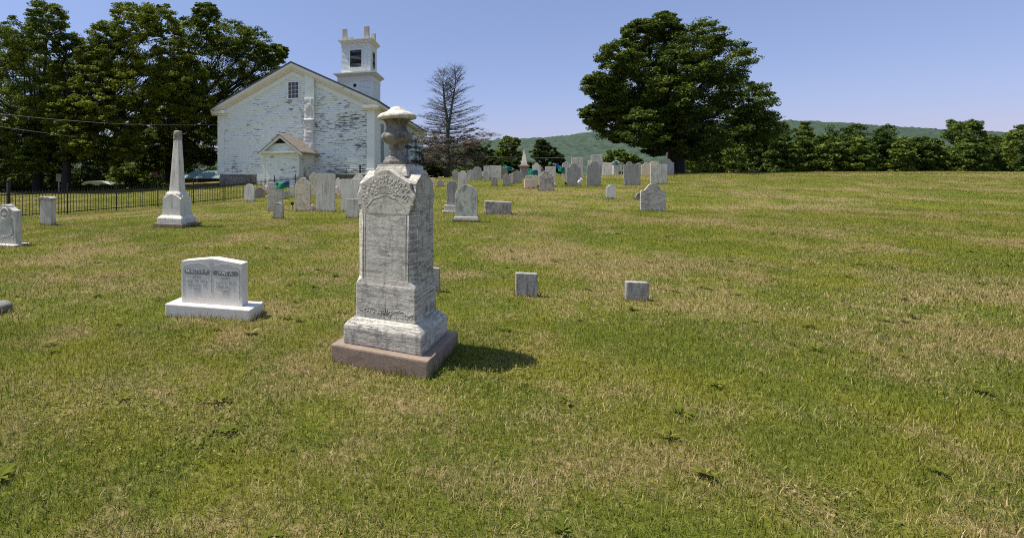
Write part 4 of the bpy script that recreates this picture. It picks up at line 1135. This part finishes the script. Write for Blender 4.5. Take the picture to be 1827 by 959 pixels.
# name stone in the foreground -------------------------------------------------
def text(body, size, name, mat, parent, x, y, z, ext=.002, shear=0.0, align='CENTER', w=1.0):
    cu = bpy.data.curves.new('t', 'FONT'); cu.body = body; cu.size = size; cu.extrude = ext; cu.shear = shear
    cu.align_x = align; cu.align_y = 'CENTER'; cu.resolution_u = 3; cu.space_character = w
    o = bpy.data.objects.new('t', cu); COL.objects.link(o)
    dg = bpy.context.evaluated_depsgraph_get(); me = bpy.data.meshes.new_from_object(o.evaluated_get(dg))
    bpy.data.objects.remove(o)
    me.transform(Matrix.Rotation(R(90), 4, 'X'))
    me.materials.clear()
    r = link(name, me, mat, parent); r.location = (x, y, z)
    return r
def name_stone():
    D = 5.87; x = (383-U0)/F*D
    loc = Vector((x, D, g1(x, D)))
    BASES.append((loc.x, loc.y, 1.03, .375, R(-15.5)))
    root = empty('gravestone', loc, R(-15.5)); tag(root, 'clean white double gravestone lettered Walter P. and Jane A. in the foreground', 'gravestone', G_S)
    w, t, z0 = .75, .155, .12
    k = D/F; h = 74*k
    MB().box(-w/2-.14, w/2+.14, -t/2-.11, t/2+.11, -.1, z0).build('base', M['marble_clean'], root, .012)
    P = [(-w/2, z0), (w/2, z0), (w/2, z0+h), (.02, z0+h+.042), (-.02, z0+h+.042), (-w/2, z0+h)]
    MB().prism(P, -t/2, t/2).build('tablet', M['marble_clean'], root, .006)
    y = -t/2
    tz = z0 + h
    fr = MB()
    for s in (-1, 1):
        pts = [(s*.345, y, z0+.07), (s*.345, y, tz-.075), (s*.325, y, tz-.045), (s*.25, y, tz-.02), (s*.15, y, tz-.012), (s*.07, y, tz-.03), (s*.015, y, tz-.068), (s*.006, y, tz-.10)]
        fr.tube(pts, .0032, 5)
    fr.tube([(0, y, tz-.09), (0, y, z0+.13)], .0035, 5)
    fr.tube([(-.018, y, tz+.012), (-.016, y, tz-.03), (0, y, tz-.07), (.016, y, tz-.03), (.018, y, tz+.012)], .003, 5)
    fr.build('carved_border', M['carved'], root)
    for cx, nm, lines in ((-.176, 'WALTER P.', ['BORN', 'Aug. 15, 1814,', 'Died Feb. 19,', '1892.']), (.176, 'JANE A.', ['BORN', 'Nov. 5, 1817', 'Died Mar. 2,', '1900.'])):
        pw, ph = .158, .028; zc = tz - .115
        P = arc(cx+pw-ph, zc, ph, ph, -90, 90, 8) + arc(cx-pw+ph, zc, ph, ph, 90, 270, 8)
        pl = MB().prism(P, y-.002, y+.01).build('name_plate', M['platedark'], root)
        text(nm, .052, 'inscription', M['marble_clean'], root, cx, y-.003, zc, .002, 0, w=1.1)
        zz = zc - .058
        for i, ln in enumerate(lines):
            text(ln, .036 if i == 0 else .046, 'inscription', M['carved'], root, cx, y-.0005, zz, .0012, 0 if i == 0 else .25)
            zz -= .046
        MB().box(cx-.045, cx+.045, y-.002, y+.004, zz+.012, zz+.015).build('carved_rule', M['carved'], root)
name_stone()

# far spire and roofed tomb ---------------------------------------------------
def spire():
    loc, D = stand(935, 318, 33.5)
    k = D/F; zf = lambda v: (318-v)*k
    root = empty('spire_monument', loc, R(YAW)); tag(root, 'grey spire monument with a brown moulded cap in the back row of graves', 'monument')
    MB().frust([(.24,-.2),(.24,zf(298))]).build('die', M['grey'], root, .01)
    MB().frust([(.25,zf(298)),(.33,zf(296)),(.34,zf(294.5)),(.22,zf(293.2)),(.2,zf(291.5))]).build('cap', M['brown'], root)
    MB().frust([(.175,zf(291.5)),(.012,zf(265))]).build('spire', M['pale'], root)
    loc, D = stand(1099, 310, 38)
    k = D/F; zf = lambda v: (310-v)*k
    root = empty('roofed_tomb', loc, R(YAW)); tag(root, 'small grey tomb with a dark pyramid roof under the bright green bush', 'monument')
    MB().frust([(.2,-.2),(.2,zf(290))]).build('die', M['pale'], root, .01)
    MB().frust([(.26,zf(290)),(.27,zf(288.5)),(.05,zf(283)),(.08,zf(282)),(.05,zf(279))]).build('roof', M['dark'], root)
spire()

# ------------------------------------------------------------------ flags and medallions
def cloth(w, h, nx=8, nz=5, amp=.05, skew=0.0, x0=0.0, z0=0.0, W=None):
    mb = MB(); W = W or w
    vs = []
    for j in range(nz+1):
        for i in range(nx+1):
            xx = x0 + w*i/nx; zz = z0 + h*j/nz
            vs.append((xx, amp*math.sin(7*xx/W + 2*zz/h)*(.3 + xx/W), zz + skew*xx + .02*math.sin(9*xx/W)))
    n = nx+1
    mb.add(vs, [(j*n+i, j*n+i+1, (j+1)*n+i+1, (j+1)*n+i) for j in range(nz) for i in range(nx)])
    return mb
def flag(u, v, wpx, hpx, D, main, canton, label, yaw=0, roll=0, skew=0.0, flip=False, cat='flag', group='small flags by the graves', pole=.0):
    """u, v: pixel of the cloth's centre"""
    p = at(u, v, D); w = wpx/F*D; h = hpx/F*D
    x = p.x; z = g1(x, D)
    root = empty('flag', (x + (w/2 if flip else -w/2), D, z), R(yaw)); tag(root, label, cat, group)
    hp = p.z - z - h/2
    MB().tube([(0,0,-.1),(0,0,hp+h+.03)], .007, 6).build('pole', M['wood'], root)
    c = cloth(w, h, skew=skew, amp=.05*min(1, w*2))
    if flip: c.v = [(-a, b, e) for a, b, e in c.v]
    co = c.build('cloth', M[main], root, smooth=True); co.location = (0, -.009, hp); co.rotation_euler = (0, R(roll), 0)
    sol = co.modifiers.new('thickness', 'SOLIDIFY'); sol.thickness = .002
    if canton:
        c2 = cloth(w*.42, h*.52, 4, 3, .05*min(1, w*2), skew, 0, h*.47, w)
        if flip: c2.v = [(-a, b, e) for a, b, e in c2.v]
        c2o = c2.build('canton', M[canton], co, smooth=True); c2o.location = (0, -.004, .003)
        c2o.modifiers.new('thickness', 'SOLIDIFY').thickness = .002
    return root
f_ = flag(504, 329, 24, 12, hit(492, 377)-.2, 'flaggreen', 'flagblue', 'large green flag with a blue corner before the square-topped slab', flip=True, skew=-.1, yaw=4)
flag(553, 369, 10, 14, hit(540, 377)-.15, 'stripes', None, 'red and white striped flag drooping at the foot of the cream marble slab', roll=38, yaw=10)
flag(474, 333, 9, 9, hit(464, 353)-.15, 'flagpink', None, 'faded pink flag leaning on the squat dark grey stone', roll=30)
flag(604, 337, 6, 12, 24, 'flagpink', None, 'narrow faded pink flag in the gap right of the tall plain slab', roll=-20, flip=True)
flag(906, 302.5, 15, 7, hit(905, 331)-.2, 'flaggreen', 'flagblue', 'leftmost of the blue-green flags, above the leaning grey stone', flip=True, skew=.35)
flag(951, 309, 17, 9, hit(946, 336)+1, 'flaggreen', 'flagblue', 'blue-green flag flying above the low cream block', flip=True, skew=.25)
flag(1002, 304.5, 11, 11, hit(1010, 318)-1, 'flaggreen', 'flagblue', 'blue-green flag left of the peaked pale stone', flip=True, skew=.3)
flag(994, 297, 5, 8, hit(1010, 318), 'flagblue', None, 'small blue flag in shade under the dark round tree', skew=.2)
flag(1031, 323, 5.5, 11, hit(1023, 332)-.2, 'flagwhite', None, 'pinkish white flag at the foot of the large grey crested stone', flip=True, roll=38)
flag(989, 332, 4, 10, hit(982, 333)-.3, 'stripes', None, 'limp striped flag beside the rough black-stained stone', roll=8)
flag(1099, 291.5, 6, 7, 31, 'flaggreen', None, 'green flag in the back row near the roofed tomb', flip=True, skew=.3)
def medal(u, v, D, label):
    p = at(u, v, D); z = g1(p.x, D)
    root = empty('grave_medallion', (p.x, D, z), R(YAW)); tag(root, label, 'grave marker', 'bronze medallions by the graves')
    MB().tube([(0,0,-.1),(0,0,p.z-z)], .01, 6).build('stake', M['bronze'], root)
    d = MB(); r = .062
    ring = [(r*math.cos(R(a)), r*math.sin(R(a))) for a in range(0, 360, 20)]
    d.prism([(a, b + p.z - z) for a, b in ring], -.034, -.012)
    d.build('disc', M['bronze'], root, .004)
medal(522, 363, hit(522, 374), 'round black medallion left of the cream marble slab')
medal(912.5, 323, hit(912, 328), 'round black medallion between the leaning and upright grey stones')
medal(961, 332, hit(961, 338), 'round black medallion right of the low cream block')
medal(1009.5, 327, hit(1010, 332), 'round black medallion left of the grey stone with the white flag')
medal(862, 316, hit(862, 319.5), 'round black medallion by the narrow white stub')
medal(1106, 308, 30, 'round black medallion under the green flag of the back row')

# ------------------------------------------------------------------ iron fence
def fence():
    P0 = Vector((-9.8, 19.0)); dr = (Vector((-5.6, 26.0)) - P0); dr = dr/dr.length; sp = 2.04
    ang = math.atan2(dr.y, dr.x)
    b0 = P0 - dr*sp*3
    root = empty('iron_fence', (b0.x, b0.y, g1(b0.x, b0.y)), ang)
    tag(root, 'low black iron picket fence running back along the left of the churchyard', 'fence')
    z0 = root.location.z
    hh = .92
    def gl(s): 
        p = b0 + dr*s; return g1(p.x, p.y) - z0
    n = 14
    for i in range(n+1):
        s = i*sp; zg = gl(s); big = i in (2, n)
        r = .045 if big else .02; hp = hh + (.28 if big else .08)
        q = MB().box(s-r, s+r, -r, r, zg-.2, zg+hp)
        po = q.build('post', M['iron'], root, .004)
        cp = MB().lathe([(.02, 0), (r*1.2, .03), (r*1.3, .06), (r*.9, .1), (.004, .125)], 10)
        cp.v = [(a+s, b_, c+zg+hp) for a, b_, c in cp.v]; cp.build('finial', M['iron'], po, smooth=True)
        if i < n:
            q = MB()
            za, zb = gl(s), gl(s+sp)
            for zo in (.1, hh-.12):
                q.add([(s+r,-.012,za+zo-.015),(s+sp-.03,-.012,zb+zo-.015),(s+sp-.03,.012,zb+zo-.015),(s+r,.012,za+zo-.015),(s+r,-.012,za+zo+.015),(s+sp-.03,-.012,zb+zo+.015),(s+sp-.03,.012,zb+zo+.015),(s+r,.012,za+zo+.015)],
                      [(0,3,2,1),(4,5,6,7),(0,1,5,4),(1,2,6,5),(2,3,7,6),(3,0,4,7)])
            m_ = 18
            for k in range(1, m_):
                ss = s + sp*k/m_; zg2 = za + (zb-za)*k/m_
                q.box(ss-.0075, ss+.0075, -.0075, .0075, zg2+.04, zg2+hh-.02)
                q.add([(ss-.013,-.005,zg2+hh-.02),(ss+.013,-.005,zg2+hh-.02),(ss,0,zg2+hh+.04),(ss+.013,.005,zg2+hh-.02),(ss-.013,.005,zg2+hh-.02)], [(0,1,2),(1,3,2),(3,4,2),(4,0,2)])
            q.build('picket_panel', M['iron'], root)
fence()

# ------------------------------------------------------------------ barn, shed, sign, cables
def barn():
    D = 72.0; c = at(352, 328, D); loc = Vector((c.x, D, g1(c.x, D)-.1))
    root = empty('barn', loc, R(-12)); tag(root, 'low red barn with a pale green metal roof left of the church', 'barn')
    ez = (V0-317.2)/F*D + EYE - loc.z; rz_ = (V0-304.5)/F*D + EYE - loc.z
    MB().box(-3.0, 3.2, 0, 5, -.6, ez).build('wall', M['barnred'], root)
    MB().add([(-3.3,-.4,ez-.05),(3.4,-.4,ez-.05),(2.9,2.5,rz_),(-1.6,2.5,rz_),(-3.3,5.4,ez-.05),(3.4,5.4,ez-.05),(-3.3,-.4,ez-.15),(3.4,-.4,ez-.15),(3.4,5.4,ez-.15),(-3.3,5.4,ez-.15)],
             [(0,1,2,3),(3,2,5,4),(1,5,2),(4,0,3),(6,9,8,7),(0,6,7,1),(1,7,8,5),(5,8,9,4),(4,9,6,0)]).build('roof', M['greenmetal'], root)
    MB().box(-.1, 0, -.03, .02, -.5, ez-.2).build('door_trim', M['white'], root)
    MB().box(.3, 2.9, -.03, .02, ez-.75, ez-.62).build('window_trim', M['white'], root)
    MB().box(1.6, 6, 6, 9, -.6, ez+.5).prism([(1.2, ez+.4), (6.4, ez+.4), (4.4, ez+1.7)], 5.6, 9.2).build('rear_wing', M['barnred'], root)
    D = 60.0; c = at(172, 337, D); loc = Vector((c.x, D, g1(c.x, D)-.1))
    root = empty('shed', loc, R(-8)); tag(root, 'low shed with a pale grey roof behind the trimmed hedge under the maples', 'shed')
    ez = (V0-331)/F*D + EYE - loc.z; rz_ = (V0-323.5)/F*D + EYE - loc.z
    MB().box(-1.5, 1.6, 0, 3, -.4, max(ez, .2)).build('wall', M['clap_bare'], root)
    MB().prism([(0,0)]*0 + [(-1.9, ez-.05), (1.9, ez-.05), (1.9, ez+.03), (.9, rz_), (-1.3, rz_), (-1.9, ez+.03)], -.3, 3.3).build('roof', M['greyroof'], root)
barn()
def stop_sign():
    D = 52.0; c = at(275.5, 310.5, D); z = g1(c.x, D)
    root = empty('stop_sign', (c.x, D, z), R(-4)); tag(root, 'red octagonal stop sign on a thin post in the shade of the maples', 'road sign')
    MB().box(-.03, .03, -.02, .02, -.2, c.z-z+.2).build('post', M['iron'], root)
    oc = lambda r: [(r*math.cos(R(22.5+45*k)), c.z-z + r*math.sin(R(22.5+45*k))) for k in range(8)]
    MB().prism(oc(.33), -.032, -.022).build('border', M['white'], root)
    MB().prism(oc(.305), -.038, -.033).build('plate', M['signred'], root)
    text('STOP', .23, 'lettering', M['white'], root, 0, -.041, c.z-z, .001)
    D = 45.5; c = at(105, 322, D); z = g1(c.x, D)
    o = MB().box(-.05, .05, -.05, .05, -.2, 1.6).box(-.22, .22, -.07, -.052, .95, 1.6).build('signpost', M['pale'])
    o.location = (c.x, D, z); tag(o, 'pale square post sign standing between the dark trunks at the left', 'sign')
stop_sign()
def cable(pts, r, label):
    P = [at(*p) for p in pts]
    # smooth through the points
    Q = []
    for i in range(len(P)-1):
        p0, p1, p2, p3 = P[max(i-1,0)], P[i], P[i+1], P[min(i+2, len(P)-1)]
        for k in range(8):
            t = k/8
            Q.append(.5*((2*p1) + (p2-p0)*t + (2*p0-5*p1+4*p2-p3)*t*t + (3*p1-p0-3*p2+p3)*t**3))
    Q.append(P[-1])
    o = MB().tube([q - Q[0] for q in Q], r, 5).build('overhead_cable', M['wire'])
    o.location = Q[0]; tag(o, label, 'cable', 'overhead cables')
cable([(-160,180,33),(0,203,34.5),(150,217,37),(260,222.5,39.5),(388,222,41.9)], .017, 'long cable sagging across the left maples to the church corner')
cable([(-160,202,33),(0,226,35),(80,237,36.5),(150,247,40),(240,262,52),(336,303,70)], .016, 'lower of the two cables crossing the left maples')
cable([(700,240,76),(850,244,76),(905,246,76),(1060,252,76),(1260,250,76)], .02, 'highest thin cable across the sky right of the dead spruce')
cable([(700,252,76),(850,258,76),(940,260,76),(1060,262,76),(1260,258,76)], .02, 'middle thin cable crossing the ridge behind the spire')
cable([(700,272,70),(850,279,70),(950,281,70),(1050,281.5,70),(1260,276,70)], .022, 'lowest cable crossing before the dark trees and ridge')

grass()

# ------------------------------------------------------------------ light, sky, camera
EL, AZ = 64.0, 10.0              # the sun stands left and a little behind the graves
sv = Vector((-math.cos(R(AZ))*math.cos(R(EL)), math.sin(R(AZ))*math.cos(R(EL)), math.sin(R(EL))))
sun = bpy.data.lights.new('sun', 'SUN'); sun.energy = 4.2; sun.angle = R(.55); sun.color = (1.0, .95, .86)
so = bpy.data.objects.new('sun', sun); COL.objects.link(so); so.location = sv*80
so.rotation_euler = (-sv).to_track_quat('-Z', 'Y').to_euler()
w = bpy.data.worlds.new('World'); SC.world = w; w.use_nodes = True
nt = w.node_tree; bg = nt.nodes['Background']
sky = nt.nodes.new('ShaderNodeTexSky'); sky.sky_type = 'NISHITA'; sky.sun_disc = False
sky.sun_elevation = R(EL); sky.sun_rotation = math.atan2(sv.x, sv.y)
sky.air_density = 1.0; sky.dust_density = .2; sky.ozone_density = 4.0
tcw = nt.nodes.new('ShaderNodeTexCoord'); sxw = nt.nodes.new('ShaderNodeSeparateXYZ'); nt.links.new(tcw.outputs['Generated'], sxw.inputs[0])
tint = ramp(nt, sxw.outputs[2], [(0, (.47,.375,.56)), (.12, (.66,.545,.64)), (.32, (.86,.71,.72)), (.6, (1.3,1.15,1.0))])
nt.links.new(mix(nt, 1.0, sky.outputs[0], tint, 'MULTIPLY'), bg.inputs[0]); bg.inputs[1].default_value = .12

cam = bpy.data.cameras.new('camera'); co = bpy.data.objects.new('camera', cam); COL.objects.link(co)
co.location = (0, 0, EYE); co.rotation_euler = (R(90), 0, 0)
cam.sensor_fit = 'HORIZONTAL'; cam.sensor_width = 36.0; cam.lens = 36.0*F/1827
cam.shift_x = (913.5 - U0)/1827; cam.shift_y = -(479.5 - V0)/1827
cam.clip_start = .05; cam.clip_end = 6000
SC.camera = co
SC.view_settings.view_transform = 'Standard'; SC.view_settings.look = 'None'
SC.view_settings.exposure = .75; SC.view_settings.gamma = 1
SC.cycles.volume_bounces = 0; SC.cycles.max_bounces = 6; SC.cycles.transparent_max_bounces = 4
SC.cycles.use_denoising = False
SC.cycles.pixel_filter_type = 'BLACKMAN_HARRIS'; SC.cycles.filter_width = 1.05
